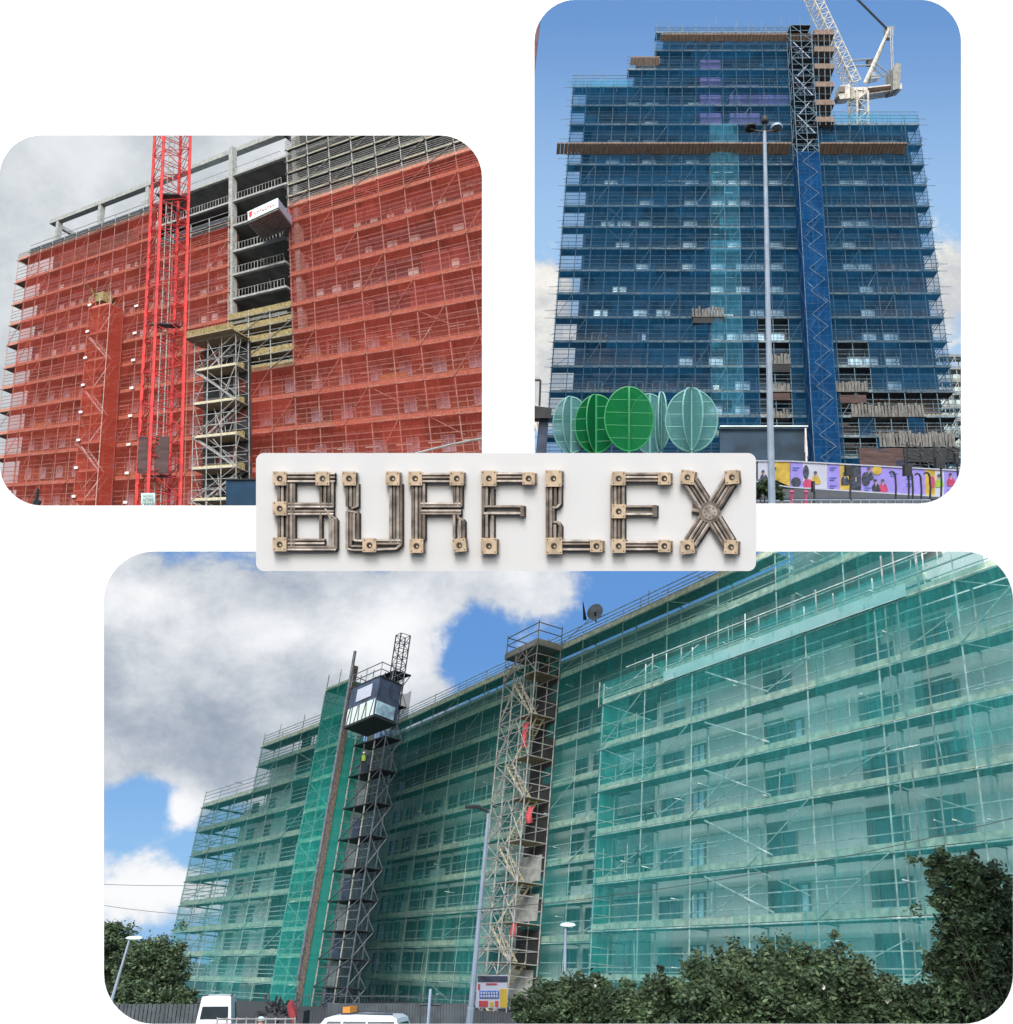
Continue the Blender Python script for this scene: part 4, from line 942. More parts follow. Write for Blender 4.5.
def limbs(base, tips, r):
    b = MB(); R = random.Random(len(tips))
    for t in tips:
        m = base+(t-base)*.5+V((R.uniform(-.2, .2), R.uniform(-.2, .2), .1)); b.tube(base, m, r, 6, r*.6); b.tube(m, t, r*.6, 5, r*.2)
    return b
def plant(name, label, cat, base, blobs, n, size, seed, group=None, trunk=.08, flowers=0):
    t_ = thing(name, base, label, cat, group)
    leaves(blobs, n, size, seed).build('crown' if 'tree' in name else 'foliage', [M['leaf'], M['leaf2']], t_)
    limbs(V(base), [c for c, _, _ in blobs], trunk).build('trunk' if 'tree' in name else 'stem', M['bark'], t_)
    R = random.Random(seed+5)
    for i in range(flowers):
        c, rad, sq = R.choice(blobs); p = c+V((R.uniform(-.7, .7), -R.uniform(.75, 1.05), R.uniform(-.5, .8)))*rad; b = MB()
        for q in range(6): a = q*1.047; b.poly([p, p+V((math.cos(a)*.03, -.02, math.sin(a)*.03)), p+V((math.cos(a+.5)*.038, -.03, math.sin(a+.5)*.038)), p+V((math.cos(a+1)*.03, -.02, math.sin(a+1)*.03))])
        b.build('flower', M['petal'], t_)
    return t_
def bl(px, py, d, r, sq=.8): return (at(px, py, d), r*d/FPX, sq)
plant('shrub', 'dark green shrub at the foot of the tall lamp before the hoarding', 'shrub', at(764, 508, 64), [bl(758, 490, 64, 9), bl(768, 487, 64, 8), bl(776, 492, 64, 7)], 2600, .16, 3, trunk=.05)
# ================================================================== SITE THREE: green netted block
VB3 = ray(712, -1400)
f3 = Frame(770, 750, 50, -ray(-130, 963), VB3)
R3 = .042
# --- nearer wing on the right
yR = [1030, 984, 922, 864, 804, 750, 699, 645]
L3 = [f3.v(770, y) for y in yR]
s3 = thing('scaffold', f3.P(0, L3[0]), 'green netted scaffold on the nearer right-hand wing with the white roof edge', 'scaffold', None)
stp = f3.u(763, 790)-f3.u(707, 790)
usR = frange(f3.u(599, 790), f3.u(1090, 790), stp)
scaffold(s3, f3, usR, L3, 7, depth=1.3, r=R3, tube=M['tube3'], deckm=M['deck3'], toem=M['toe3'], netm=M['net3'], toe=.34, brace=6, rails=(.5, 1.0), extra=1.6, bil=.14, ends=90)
wM = f3.wat(600, 835, 50*(900/730)*1.10)   # offset of the main facade behind
for j in range(2, 7):   # long braces climbing left
    u0_, v0_ = f3.u(706, yR[j] if j < 7 else 600), 0
    for (xa, xb) in ((706, 772),): MB().tube(f3.P(f3.u(xa, 790), L3[j+1]-.3, .1), f3.P(f3.u(xb, 790), L3[j]+.4, .1), .05).build('brace', M['tube3'], s3)
for x in (890, 903, 928):
    u = f3.u(x, 700, .25)
    MB().tube(f3.P(u, L3[0], .05), f3.P(u, L3[7]+(3.2 if x > 890 else 2.6), .05), R3).build('standard', M['galv'], s3)
for x in (600, 652, 681, 706, 760, 838, 820):
    u = f3.u(x, 680, .05); MB().tube(f3.P(u, L3[7]-.2, .05), f3.P(u, L3[7]+random.uniform(1.2, 2.2), .05), R3).build('standard', M['galv'], s3)
for q in (1.0, 2.0): MB().tube(f3.P(f3.u(625, 700), L3[7]+q, .0), f3.P(f3.u(1090, 700), L3[7]+q, .0), R3).build('guard_rail', M['tube3'], s3)
# return side with bright netting
uR0 = usR[0]-.12
for j in range(len(L3)-1):
    b = MB(); n_ = 4
    for a in range(n_):
        wa, wb_ = -a*1.7/n_, -(a+1)*1.7/n_
        b.poly([f3.P(uR0+.06*(a % 2), L3[j], wa), f3.P(uR0+.06*((a+1) % 2), L3[j], wb_), f3.P(uR0+.06*((a+1) % 2), L3[j+1]-.1, wb_), f3.P(uR0+.06*(a % 2), L3[j+1]-.1, wa)])
    b.build('netting', M['net3b'], s3)
    MB().box(f3, usR[0]-.05, usR[0]+1.2, L3[j]-.06, L3[j], -1.8, -1.4).build('deck', M['deck3'], s3)
    for q in (.35, .7): MB().tube(f3.P(usR[0], L3[j]+2.6*q, 0), f3.P(usR[0], L3[j]+2.6*q, -1.8), R3*.9, 4).build('ledger', M['tube3'], s3)
# building of the nearer wing
wbR = -1.9
b3 = thing('building', f3.P(0, L3[0], wbR), 'pale rendered wing of the building with a white roof edge behind green netting', 'building')
uBL, uBR = f3.u(655, 790, wbR), f3.u(1100, 790, wbR)
MB().box(f3, uBL, uBR, L3[0]-2, L3[7]-.25, wbR-9, wbR).build('wall', M['wall3'], b3)
MB().box(f3, f3.u(663, 690, .2), f3.u(906, 600, .2), L3[7]-.05, L3[7]+.62, .16, .20).build('fascia', M['white3'], b3)
net_sheet(f3, usR[0], f3.u(1000, 640), L3[7]-.1, L3[7]+1.3, .34, 40, 4, .1, 77).build('netting', M['net3'], s3, True)
MB().box(f3, f3.u(628, 700, wbR), f3.u(1100, 700, wbR), L3[7]-.245, L3[7]-.11, wbR-9, wbR+.6).build('roof', M['wall3d'], b3)
wallpanels = []
for j in range(0, 7):
    for (xa, xb) in ((628, 655),): pass
    # raised dark strips painted as the shade of recesses, and windows
    for (xa, xb, g) in ((765, 786, 1), (865, 893, 0), (925, 965, 1)):
        ua, ub = f3.u(xa, 790, wbR), f3.u(xb, 790, wbR)
        MB().box(f3, ua, ub, L3[j]+.05, L3[j+1]-.45, wbR, wbR+.05).build('recess_shade', M['wall3d'], b3)
    hk = L3[j+1]-L3[j]
wk3 = window_kind(f3, 2.0, 1.35, M['wall3d'], M['pane3'], 1, .08)
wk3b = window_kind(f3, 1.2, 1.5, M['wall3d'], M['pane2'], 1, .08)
pts = [(f3.u(x, 790, wbR+.05), L3[j]+.55) for j in range(7) for x in (663, 768, 872, 932)]
place_windows(b3, f3, wk3, pts, wbR+.06)
place_windows(b3, f3, wk3b, [(f3.u(x, 790, wbR)+.3, L3[j]+.5) for j in range(1, 7) for x in (690,)]+[(f3.u(790, 790, wbR), L3[j]+.5) for j in (2, 5)], wbR+.06)
for j in range(1, 7):   # pale insulation strips under the lifts
    MB().box(f3, f3.u(792, 790, wbR), f3.u(862, 790, wbR), L3[j+1]-.62, L3[j+1]-.32, wbR, wbR+.12).build('ceiling_duct', M['white3'], b3)
    MB().box(f3, f3.u(690, 790, wbR), f3.u(760, 790, wbR), L3[j+1]-.62, L3[j+1]-.34, wbR, wbR+.12).build('ceiling_duct', M['wall3'], b3)
# --- long main facade
fm = f3.shifted(wM)
yM = [1030, 984, 942, 903, 864, 827, 786, 745, 713, 680, 652]
LM = [fm.v(556, y) for y in yM]
sm_ = thing('scaffold', fm.P(fm.u(480, 980), LM[0]), 'long green netted scaffold on the main facade between the hoist tower and the stair tower', 'scaffold')
stp = fm.u(464, 850)-fm.u(437, 850)
usM = frange(fm.u(372, 850), fm.u(1150, 600), stp)
nl = len(LM)-1
bots = [0 if ptopx < 640 else 5 for ptopx in [0]*0]
def px_of(fr, u, v, w=0):
    p = fr.P(u, v, w)-CAM; t = p.dot(FV); return CX+FPX*p.dot(RV)/t, CY-FPX*p.dot(UV)/t
bots = [0 if px_of(fm, u, LM[5])[0] < 640 else 6 for u in usM[:-1]]
uEnd = fm.u(944, 590)
usM2 = [u for u in usM if u < uEnd+1]; bots = bots[:len(usM2)-1]
tops3 = []
for i in range(len(usM2)-1):
    um = (usM2[i]+usM2[i+1])/2; k = nl
    while k > 6 and px_of(fm, um, LM[k]+1.6)[1] < 516: k -= 1
    tops3.append(k)
scaffold(sm_, fm, usM2, LM, tops3, bots, depth=1.3, r=R3*1.05, tube=M['tube3'], deckm=M['deck3'], toem=M['toe3'], netm=M['net3'], toe=.42, brace=11, rails=(.5, 1.0), extra=1.3, bil=.16, ends=110)
iC = next((i for i, k in enumerate(tops3) if k < nl), len(usM2)-1); uC = usM2[iC]
for q in (.7, 1.3): MB().tube(fm.P(usM2[0], LM[nl]+q, 0), fm.P(uC, LM[nl]+q, 0), R3).build('guard_rail', M['tube3'], sm_)
for j in range(1, nl):   # scattered loads on the decks
    pass
wbM = -1.8
bM = thing('building', fm.P(fm.u(480, 980), LM[0], wbM), 'long pale main block of the building behind green netting with rows of windows', 'building')
uC -= .5
for i, k in enumerate(tops3):
    if k >= nl: continue
    um = (usM2[i]+usM2[i+1])/2; xx, yy = px_of(fm, um, LM[k]); vt_ = fm.v(xx, 524)
    if yy > 532:
        net_sheet(fm, usM2[i], usM2[i+1], LM[k]-.04, vt_, .13, 3, 4, .14, i).build('netting', M['net3'], sm_, True)
        MB().box(fm, usM2[i]+.001, usM2[i+1]-.001, LM[k]-1, vt_-.3, -3.0, -1.8+.07).build('parapet_panel', M['wall3d'], sm_)
        MB().tube(fm.P(usM2[i], LM[k], 0), fm.P(usM2[i], vt_, 0), R3).build('standard', M['tube3'], sm_)
        for q in (.7, 1.4, 2.1):
            if LM[k]+q < vt_: MB().tube(fm.P(usM2[i], LM[k]+q, 0), fm.P(usM2[i+1], LM[k]+q, 0), R3).build('guard_rail', M['tube3'], sm_)
kE = min(tops3); uE2 = next((usM2[i] for i, k in enumerate(tops3) if k < nl-1), uEnd)-.5
MB().box(fm, fm.u(352, 850, wbM), uC, LM[0]-2, LM[nl]-.5, wbM-12, wbM).build('wall', M['wall3'], bM)
MB().box(fm, uC+.001, uE2, LM[0]-2, LM[nl-1]-.5, wbM-12, wbM).build('wall', M['wall3'], bM)
if uE2 < uEnd: MB().box(fm, uE2+.002, uEnd, LM[0]-2, LM[kE]-.5, wbM-12, wbM).build('wall', M['wall3'], bM)
MB().box(fm, fm.u(352, 850, wbM), uC, LM[7]+.4, LM[nl]-.52, wbM, wbM+.06).build('cladding', M['wall3d'], bM)
MB().box(fm, fm.u(352, 850, wbM)-.2, uC+.1, LM[nl]-.499, LM[nl]-.2, wbM-12, wbM+.4).build('roof', M['white3'], bM)
wk4 = window_kind(fm, 1.9, 1.7, M['wall3d'], M['pane3'], 1, .08)
pts = []; R_ = random.Random(5)
for j in range(0, 8):
    for x in (384, 397, 413, 424, 439, 451, 462, 473, 497, 568, 588):
        if j > 6 and R_.random() < .6: continue
        pts.append((fm.u(x, 890, wbM), LM[j]+.75))
place_windows(bM, fm, wk4, pts, wbM+.065)
for j in range(1, 8):
    for x in (405, 430, 482, 573):
        if R_.random() < .5: MB().box(fm, fm.u(x, 890, wbM), fm.u(x, 890, wbM)+R_.uniform(1, 3), LM[j]+.6, LM[j]+R_.uniform(.9, 1.8), wbM, wbM+.2).build('board_panel', M['white3'], bM)
# --- left wing
fl = Frame(300, 870, 88, -ray(-322, 963), VB3)
yL = [1035, 1006, 980, 955, 930, 903, 879, 854, 831, 808, 786, 770]
LL = [fl.v(200, y) for y in yL]
sl_ = thing('scaffold', fl.P(fl.u(240, 980), LL[0]), 'green netted scaffold on the far left wing, open tube end against the sky', 'scaffold')
stp = fl.u(222, 880)-fl.u(206, 880)
usL = frange(fl.u(186, 880), fl.u(318, 880), stp)
topL = [9 if px_of(fl, (u+usL[i+1])/2, LL[9])[0] < 252 else 11 for i, u in enumerate(usL[:-1])]
scaffold(sl_, fl, usL, LL, topL, depth=1.5, r=R3*1.2, tube=M['tube3'], deckm=M['deck3'], toem=M['toe3'], netm=M['net3'], toe=.38, brace=4, rails=(.3, .6, .9, 1.2), extra=1.8, bil=.14, ends=50)
for k in range(1, 4):
    w_ = -1.5-k*1.7
    MB().tube(fl.P(usL[0], LL[0], w_), fl.P(usL[0], LL[9]+1.5, w_), R3*1.2).build('standard', M['tube3'], sl_)
for j in range(10):
    MB().box(fl, usL[0]-.05, usL[0]+1.2, LL[j]-.05, LL[j], -7, -1.5).build('deck', M['deck3'], sl_)
    if j < 9:
        for q in (.3, .6, .9): MB().tube(fl.P(usL[0], LL[j]+q*2, 0), fl.P(usL[0], LL[j]+q*2, -7), R3, 4).build('ledger', M['tube3'], sl_)
wbL = -1.9
bL = thing('building', fl.P(fl.u(240, 980), LL[0], wbL), 'far left wing of the pale building, stepped lower than the rest', 'building')
uA_ = fl.u(229, 880, wbL)
MB().box(fl, uA_, fl.u(318, 880, wbL), LL[0]-2, LL[9]-.9, wbL-4, wbL).build('wall', M['wall3'], bL)
MB().box(fl, fl.u(262, 820, wbL), fl.u(318, 880, wbL), LL[9]-.9, LL[11]-.9, wbL-4, wbL-.004).build('wall', M['wall3'], bL)
wk5 = window_kind(fl, 1.6, 1.6, M['wall3d'], M['pane3'], 1, .08)
place_windows(bL, fl, wk5, [(fl.u(x, 880, wbL), LL[j]+.7) for j in range(1, 10) for x in (238, 254, 288) if j < 9 or x > 260], wbL+.005)
for j in range(1, 11): MB().box(fl, fl.u(266, 880, .1), fl.u(275, 880, .1), LL[j]+.1, LL[j+1]-.2, -1.0, -.9).build('open_bay_shade', M['interior'], sl_)  # near-black sheets stand in for the shade in open bays
# --- hoist tower: netted screen, dark shaft, cabin and mast
wh0, wh1 = .4, 2.6
ht = thing('hoist_tower', fl.P(fl.u(310, 980, wh1), LL[0], 2), 'dark hoist tower with landings and a bright green netted side screen', 'hoist tower')
def vsl(x, ys, w): return [fl.v(x, y, w) for y in ys]
vsH = vsl(300, (1040, 1012, 985, 957, 930, 901, 872, 843, 814, 785, 757, 729, 702), wh1)
uh0, uh1 = fl.u(297, 850, wh1), fl.u(322, 850, wh1)
box_frame(ht, fl, uh0, uh1, wh0, wh1, vsH, .05, M['tube3'], M['deck3'], M['toe3'], M['net3b'], nu=2, extra=1.6)
uh2 = fl.u(368, 850, wh1-1.2)
b = MB(); b.box(fl, uh1+.02, uh1+.17, vsH[0], vsH[-1]+1.4, wh1-.4, wh1+.1); b.build('corner_post', M['brown_tube'], ht)
vT = fl.v(345, 700, wh1)
net_sheet(fl, uh1+.3, uh2+.2, vsH[0], vsH[-1]-1.5, -.45, 8, 40, .1, 3).build('shaft_shade', M['netk'], ht, True)  # added dark sheet stands in for shade inside the shaft
for j, v in enumerate(vsH):
    MB().box(fl, uh1+.4, uh2, v-.08, v, -.3, wh1-1.1).build('landing', M['dark'], ht)
    if j < len(vsH)-1:
        for q in (.35, .65): MB().tube(fl.P(uh1+.4, v+q*2.2, wh1-1.3), fl.P(uh2, v+q*2.2, wh1-1.3), .05, 4).build('guard_rail', M['galv_dark'], ht)
        MB().box(fl, uh1+.9, uh1+2.0, v+.1, v+1.9, wh1-2.2, wh1-2.1).build('landing_gate', M['hoist_grey'] if j % 2 else M['wall3d'], ht)
        MB().tube(fl.P(uh1+.4, v, wh1-1.2), fl.P(uh2, vsH[j+1], wh1-1.2), .05, 4).build('brace', M['galv_dark'], ht)
for x in (.15, .48, .8):
    u = uh1+.4+(uh2-uh1-.4)*x; MB().tube(fl.P(u, vsH[0], -.2), fl.P(u, vsH[-1]-.5, -.2), .05, 5).build('standard', M['galv_dark'], ht)
for j, v in enumerate(vsH[:-1]):
    for s_ in (0, 1): MB().tube(fl.P(uh2-.05, v if s_ else vsH[j+1], wh1-1.2), fl.P(uh2-.05, vsH[j+1] if s_ else v, -.3), .045, 4).build('brace', M['galv_dark'], ht)
for x in (0, .33, .66, 1.0):
    u = uh1+.4+(uh2-uh1-.4)*x
    MB().tube(fl.P(u, vsH[0], wh1-1.25), fl.P(u, vsH[-1]+.2, wh1-1.25), .06, 5).build('standard', M['galv_dark'] if x in (.33, 1.0) else M['galv'], ht)
# hoist mast
dM = 78
pM0 = at(342, 1040, dM); dirM = VB3.normalized()
pMt = None
for k in range(1, 600):
    p = pM0+dirM*(k*.1); q = p-CAM; t = q.dot(FV)
    if CY-FPX*q.dot(UV)/t < 636: pMt = p; break
hm = thing('hoist_mast', pM0, 'slim grey lattice hoist mast rising above the hoist cabin', 'mast')
ch, wbb = lattice(pM0, pMt, 1.05, 46, .07, rot=.6, rb=.035); ch.build('mast_chord', M['lamp_grey'], hm); wbb.build('mast_lattice', M['lamp_grey'], hm)
# hoist cabin: two visible sides
hc = thing('hoist_cabin', at(370, 740, 74), 'dark grey blue hoist cabin with a white notice and pale lower cladding', 'hoist cabin')
dc = 73
fc = Frame(374, 716, dc, at(374, 716, dc)-at(345, 728, dc+1.6), VB3)   # left face ending at the near corner
uL_, uN = fc.u(345, 722), 0.0
vb_ = 0.0; vtop = fc.v(378, 676)
side_dir = (at(397, 725, dc+2.0)-at(374, 716, dc))
fs = Frame(374, 716, dc, side_dir, VB3); uR_ = fs.u(397, 725)
def hpt(s, t, v): return fc.P(0, v)+(fc.a*uL_)*s+(fs.a*uR_)*t
def hslab(v0, v1, m, name, s0=0, s1=1, t0=0, t1=1, parent=hc):
    c = [(s0, t0), (s1, t0), (s1, t1), (s0, t1)]
    b = MB().hexa([hpt(s, t, v0) for s, t in c]+[hpt(s, t, v1) for s, t in c]); return b.build(name, M[m], parent)
hslab(vb_, vb_+.12, 'dark', 'floor'); hslab(vb_+.125, vtop-.1, 'hoist_grey', 'body', .02, .98, .02, .98); hslab(vtop-.095, vtop, 'dark', 'roof')
Hh = vtop-vb_
MB().box(fc, uL_*.95, uL_*.04, .15, Hh*.44, .0, .05).build('lower_cladding', M['wall3'], hc)
b = MB()
for k in range(7):
    a = uL_*(.92-.13*k); b.tube(fc.P(a, .15, .09), fc.P(a*(.9 if k % 2 else 1.0)-(.25 if k % 2 else -.25), Hh*.44, .09), .04, 4)
b.build('cladding_brace', M['dark'], hc)
MB().box(fc, uL_*.72, uL_*.22, Hh*.55, Hh*.86, .0, .05).build('notice', M['pwhite'], hc)
F_ = fs; nside = 1 if fs.n.dot(CAM-fs.O) > 0 else -1
MB().hexa([hpt(0, .02, .2)+fs.n*nside*q for q in (0, .05)][:1]+[hpt(0, .8, .2), hpt(0, .8, .2)+fs.n*nside*.05, hpt(0, .02, .2)+fs.n*nside*.05]+[hpt(0, .02, Hh*.38), hpt(0, .8, Hh*.38), hpt(0, .8, Hh*.38)+fs.n*nside*.05, hpt(0, .02, Hh*.38)+fs.n*nside*.05]).build('side_window', M['pane2'], hc)
b = MB()
for q in (.5, 1.05):
    b.path([hpt(1, 0, vtop+q), hpt(0, 0, vtop+q), hpt(0, 1, vtop+q), hpt(1, 1, vtop+q), hpt(1, 0, vtop+q)], .04, 4)
for s, t in ((0, 0), (.5, 0), (1, 0), (1, 1), (0, 1), (0, .5)): b.tube(hpt(s, t, vtop), hpt(s, t, vtop+1.1), .04, 4)
b.build('roof_rail', M['galv_dark'], hc)
b = MB(); b.tube(fc.P(uL_*1.08, -18, 0), fc.P(uL_*1.08, vtop+3.2, 0), .14, 6); b.build('guide_pole', M['galv_dark'], hc)
# --- stair tower on the main facade
st3 = thing('stair_tower', fm.P(fm.u(510, 980, 3), LM[0], 1.5), 'open grey scaffold stair tower with zigzag stairs against the green netting', 'stair tower')
w0, w1 = .25, 2.6
uA, uB = fm.u(487, 850, w1), fm.u(520, 850, w1)
vs = [fm.v(520, y, w1) for y in (1040, 1002, 962, 921, 880, 839, 797, 757, 717, 677, 652)]
box_frame(st3, fm, uA, uB, w0, w1, vs, .05, M['galv'], M['wall3d'], None, None, nu=3, extra=0, inner=False)
vtopm = vs[-1]
MB().box(fm, uA-.1, uB+.1, vtopm-.1, vtopm, w0, w1+.1).build('platform', M['wall3d'], st3)
MB().box(fm, uA-.1, uB+.1, vtopm+.003, vtopm+.45, w1+.05, w1+.1).build('toe_board', M['concrete'], st3)
MB().box(fm, uB+.05, uB+.1, vtopm+.003, vtopm+.45, w0, w1).build('toe_board', M['concrete'], st3)
for q in (1.2, 1.9): MB().path([fm.P(uA, vtopm+q, w0), fm.P(uA, vtopm+q, w1), fm.P(uB, vtopm+q, w1), fm.P(uB, vtopm+q, w0)], .05, 5).build('guard_rail', M['galv'], st3)
for u, w in ((uA, w0), (uA, w1), (uB, w1), (uB, w0)): MB().tube(fm.P(u, vtopm, w), fm.P(u, vtopm+2.1, w), .05).build('standard', M['galv'], st3)
stairs(st3, fm, uA+1.2, uB-.5, w0+.8, w1-.2, vs[:-1], M['board_pale'], M['galv'], th=.13)
MB().box(fm, uA+1.6, uB+.0, vs[0], vs[-1]-.4, .16, .2).build('shade_backing', M['interior'], st3)  # near-black sheet painted for the darkness behind the open flights
for j, v in enumerate(vs[1:-1]):
    MB().box(fm, uB-2.2, uB-.1, v-.08, v, w0+.2, w1-.1).build('landing', M['board'], st3)
    for s in (0, 1):
        MB().tube(fm.P(uA, v, w1+.08), fm.P((uA+uB)/2+.6*s, vs[j+2] if j+2 < len(vs) else v+1, w1+.08), .045, 4).build('brace', M['galv'], st3)
        MB().tube(fm.P(uB, v, w1+.08*s), fm.P((uA+uB)/2, vs[j+2] if j+2 < len(vs) else v+1, w1-1.2*s), .045, 4).build('brace', M['galv'], st3)
    if j in (0, 2, 3): MB().box(fm, uA+1.4, uB-.5, v+.3, v+2.2, .25, .3).build('sheeting', M['concrete'], st3)
def sheet(px, py, w_, h_, wd, m, label):
    u, v = fm.uv(px, py, wd); b = net_sheet(fm, u-w_/2, u+w_/2, v-h_/2, v+h_/2, wd, 5, 5, .25, px)
    tag(b.build('hanging_sheet', M[m], None, loc=fm.P(u, v, wd)), label, 'sheet', 'red sheets in the stair tower')
sheet(526, 735, .9, 2.0, 2.4, 'red_cloth', 'pinkish red sheet hanging high in the grey stair tower'); sheet(531, 815, .9, 1.2, 2.4, 'red_cloth', 'red sheet hanging halfway up the grey stair tower'); sheet(514, 930, .8, 1.0, 2.4, 'red_cloth', 'small red bundle low in the grey stair tower')
# dish on the roof
pd = at(596, 618, 76)
dsh = thing('satellite_dish', pd, 'grey round dish and slim spike on the roof edge right of the stair tower', 'dish')
b = MB(); n = 16; nn = V((-.5, -.8, .1)).normalized(); x_ = nn.orthogonal().normalized(); y_ = nn.cross(x_); cD = at(595, 612, 76)
for rr_, dz in ((.05, -.18), (.4, -.12), (.72, .0)):
    for i in range(n): t = 2*math.pi*i/n; b.v.append(cD+x_*rr_*math.cos(t)+y_*rr_*math.sin(t)+nn*dz)
b.f.append(tuple(range(n))); b.mi.append(0)
for q in range(2):
    for i in range(n): b.f.append((q*n+i, q*n+(i+1) % n, (q+1)*n+(i+1) % n, (q+1)*n+i)); b.mi.append(0)
b.build('dish', M['lamp_grey'], dsh, True)
MB().tube(at(596, 622, 76), cD, .07).build('bracket', M['dark'], dsh); MB().tube(at(585, 620, 76), at(583, 602, 76), .16, 5, .03).build('spike', M['dark'], dsh)
# ================================================================== people
def person(pos, h, label, joints, col, vest=None, helmet=None):
    """joints: dict of (x, z, y) in fractions of height; one skinned body"""
    t_ = thing('person', pos, label, 'person')
    order = ['pelvis', 'chest', 'neck', 'head', 'headtop', 'shL', 'elL', 'haL', 'shR', 'elR', 'haR', 'hipL', 'knL', 'anL', 'toL', 'hipR', 'knR', 'anR', 'toR']
    J = dict(pelvis=(0, .52), chest=(0, .74), neck=(0, .84), head=(0, .90), headtop=(0, .96), shL=(-.11, .80), elL=(-.15, .63), haL=(-.13, .47), shR=(.11, .80), elR=(.15, .63), haR=(.13, .47),
             hipL=(-.06, .50), knL=(-.07, .28), anL=(-.07, .05), toL=(-.08, .02, -.09), hipR=(.06, .50), knR=(.07, .28), anR=(.07, .05), toR=(.08, .02, -.09)); J.update(joints)
    E = [('pelvis', 'chest'), ('chest', 'neck'), ('neck', 'head'), ('head', 'headtop'), ('chest', 'shL'), ('shL', 'elL'), ('elL', 'haL'), ('chest', 'shR'), ('shR', 'elR'), ('elR', 'haR'),
         ('pelvis', 'hipL'), ('hipL', 'knL'), ('knL', 'anL'), ('anL', 'toL'), ('pelvis', 'hipR'), ('hipR', 'knR'), ('knR', 'anR'), ('anR', 'toR')]
    Rd = dict(pelvis=.085, chest=.095, neck=.035, head=.06, headtop=.045, shL=.045, shR=.045, elL=.032, elR=.032, haL=.024, haR=.024, hipL=.062, hipR=.062, knL=.042, knR=.042, anL=.03, anR=.03, toL=.022, toR=.022)
    me = D.meshes.new('body'); me.from_pydata([(J[k][0]*h, (J[k][2] if len(J[k]) > 2 else 0)*h, J[k][1]*h) for k in order], [(order.index(a), order.index(c)) for a, c in E], [])
    o = D.objects.new('body', me); C.objects.link(o); o.parent = t_
    o.modifiers.new('skin', 'SKIN'); me.skin_vertices.new() if not me.skin_vertices else None
    for i, k in enumerate(order): me.skin_vertices[0].data[i].radius = (Rd[k]*h, Rd[k]*h)
    me.skin_vertices[0].data[0].use_root = True
    su = o.modifiers.new('sub', 'SUBSURF'); su.levels = 1; su.render_levels = 1
    me2 = D.meshes.new_from_object(o.evaluated_get(bpy.context.evaluated_depsgraph_get())); o.modifiers.clear(); o.data = me2; me2.name = 'body'
    me2.materials.clear(); me2.materials.append(M[col]); me2.materials.append(M['skin'])
    for p in me2.polygons: p.use_smooth = True; p.material_index = 1 if p.center.z > J['neck'][1]*h+.02 else 0
    hd_ = J['head']; y_ = (hd_[2] if len(hd_) > 2 else 0)
    if helmet:
        b = MB(); ce = V(pos)+V((hd_[0]*h, y_*h, hd_[1]*h+.02*h))
        for q, rr_ in ((0, .085), (.03, .08), (.055, .055), (.07, .02)):
            for i in range(10): t = .628*i; b.v.append(ce+V((rr_*h*math.cos(t), rr_*h*math.sin(t), q*h)))
        for q in range(3):
            for i in range(10): b.f.append((q*10+i, q*10+(i+1) % 10, q*10+10+(i+1) % 10, q*10+10+i)); b.mi.append(0)
        b.f.append(tuple(range(30, 40))); b.mi.append(0); b.build('helmet', M[helmet], t_, True)
    if vest:
        cp_, cc_ = J['pelvis'], J['chest']; b = MB()
        p_ = V(pos)+V((cp_[0]*h, (cp_[2] if len(cp_) > 2 else 0)*h, cp_[1]*h)); q_ = V(pos)+V((cc_[0]*h, (cc_[2] if len(cc_) > 2 else 0)*h, (cc_[1]+.06)*h))
        b.tube(p_, q_, .115*h, 10, .12*h); b.build('vest', M[vest], t_)
    return t_
def deckpos(px, py, fr, lv, j, w): u = fr.u(px, py, w); return fr.P(u, lv[j], w)+V((0, 0, .02))
person(deckpos(651, 800, f3, L3, 4, -.3), 1.7, 'dark clothed worker crouching on an upper lift of the nearer green wing', dict(pelvis=(0, .30), chest=(.05, .48), neck=(.07, .57), head=(.08, .62), headtop=(.08, .68), shL=(-.05, .55), shR=(.16, .54), elL=(-.14, .42), haL=(-.2, .3), elR=(.24, .42), haR=(.3, .3),
       hipL=(-.06, .28), knL=(-.16, .26, -.12), anL=(-.08, .05), toL=(-.16, .02, -.05), hipR=(.06, .28), knR=(.16, .26, -.12), anR=(.08, .05), toR=(.02, .02, -.08)), 'black_cloth', None, 'dark')
person(deckpos(645, 850, f3, L3, 3, -.3), 1.75, 'dark clothed worker bending forward on the lift below the crouching one', dict(chest=(-.06, .70), neck=(-.10, .79), head=(-.13, .83), headtop=(-.14, .88), shL=(-.16, .76), shR=(.03, .77), elL=(-.24, .62), haL=(-.3, .5), elR=(.06, .6), haR=(-.02, .48)), 'black_cloth', None, 'dark')
person(fl.P(uh1+(uh2-uh1)*.55, vsH[9]+.02, wh1-1.0), 1.75, 'worker in a yellow green hi-vis jacket standing on a dark hoist tower landing', dict(), 'black_cloth', 'hiviz', 'white3')
# ================================================================== street level
gz = 0
def gp(px, d): p = at(px, 963, d); return V((p.x, p.y, 0))
def groundat(px, py):
    r = ray(px, py); return CAM+r*(CAM.z/-r.z)
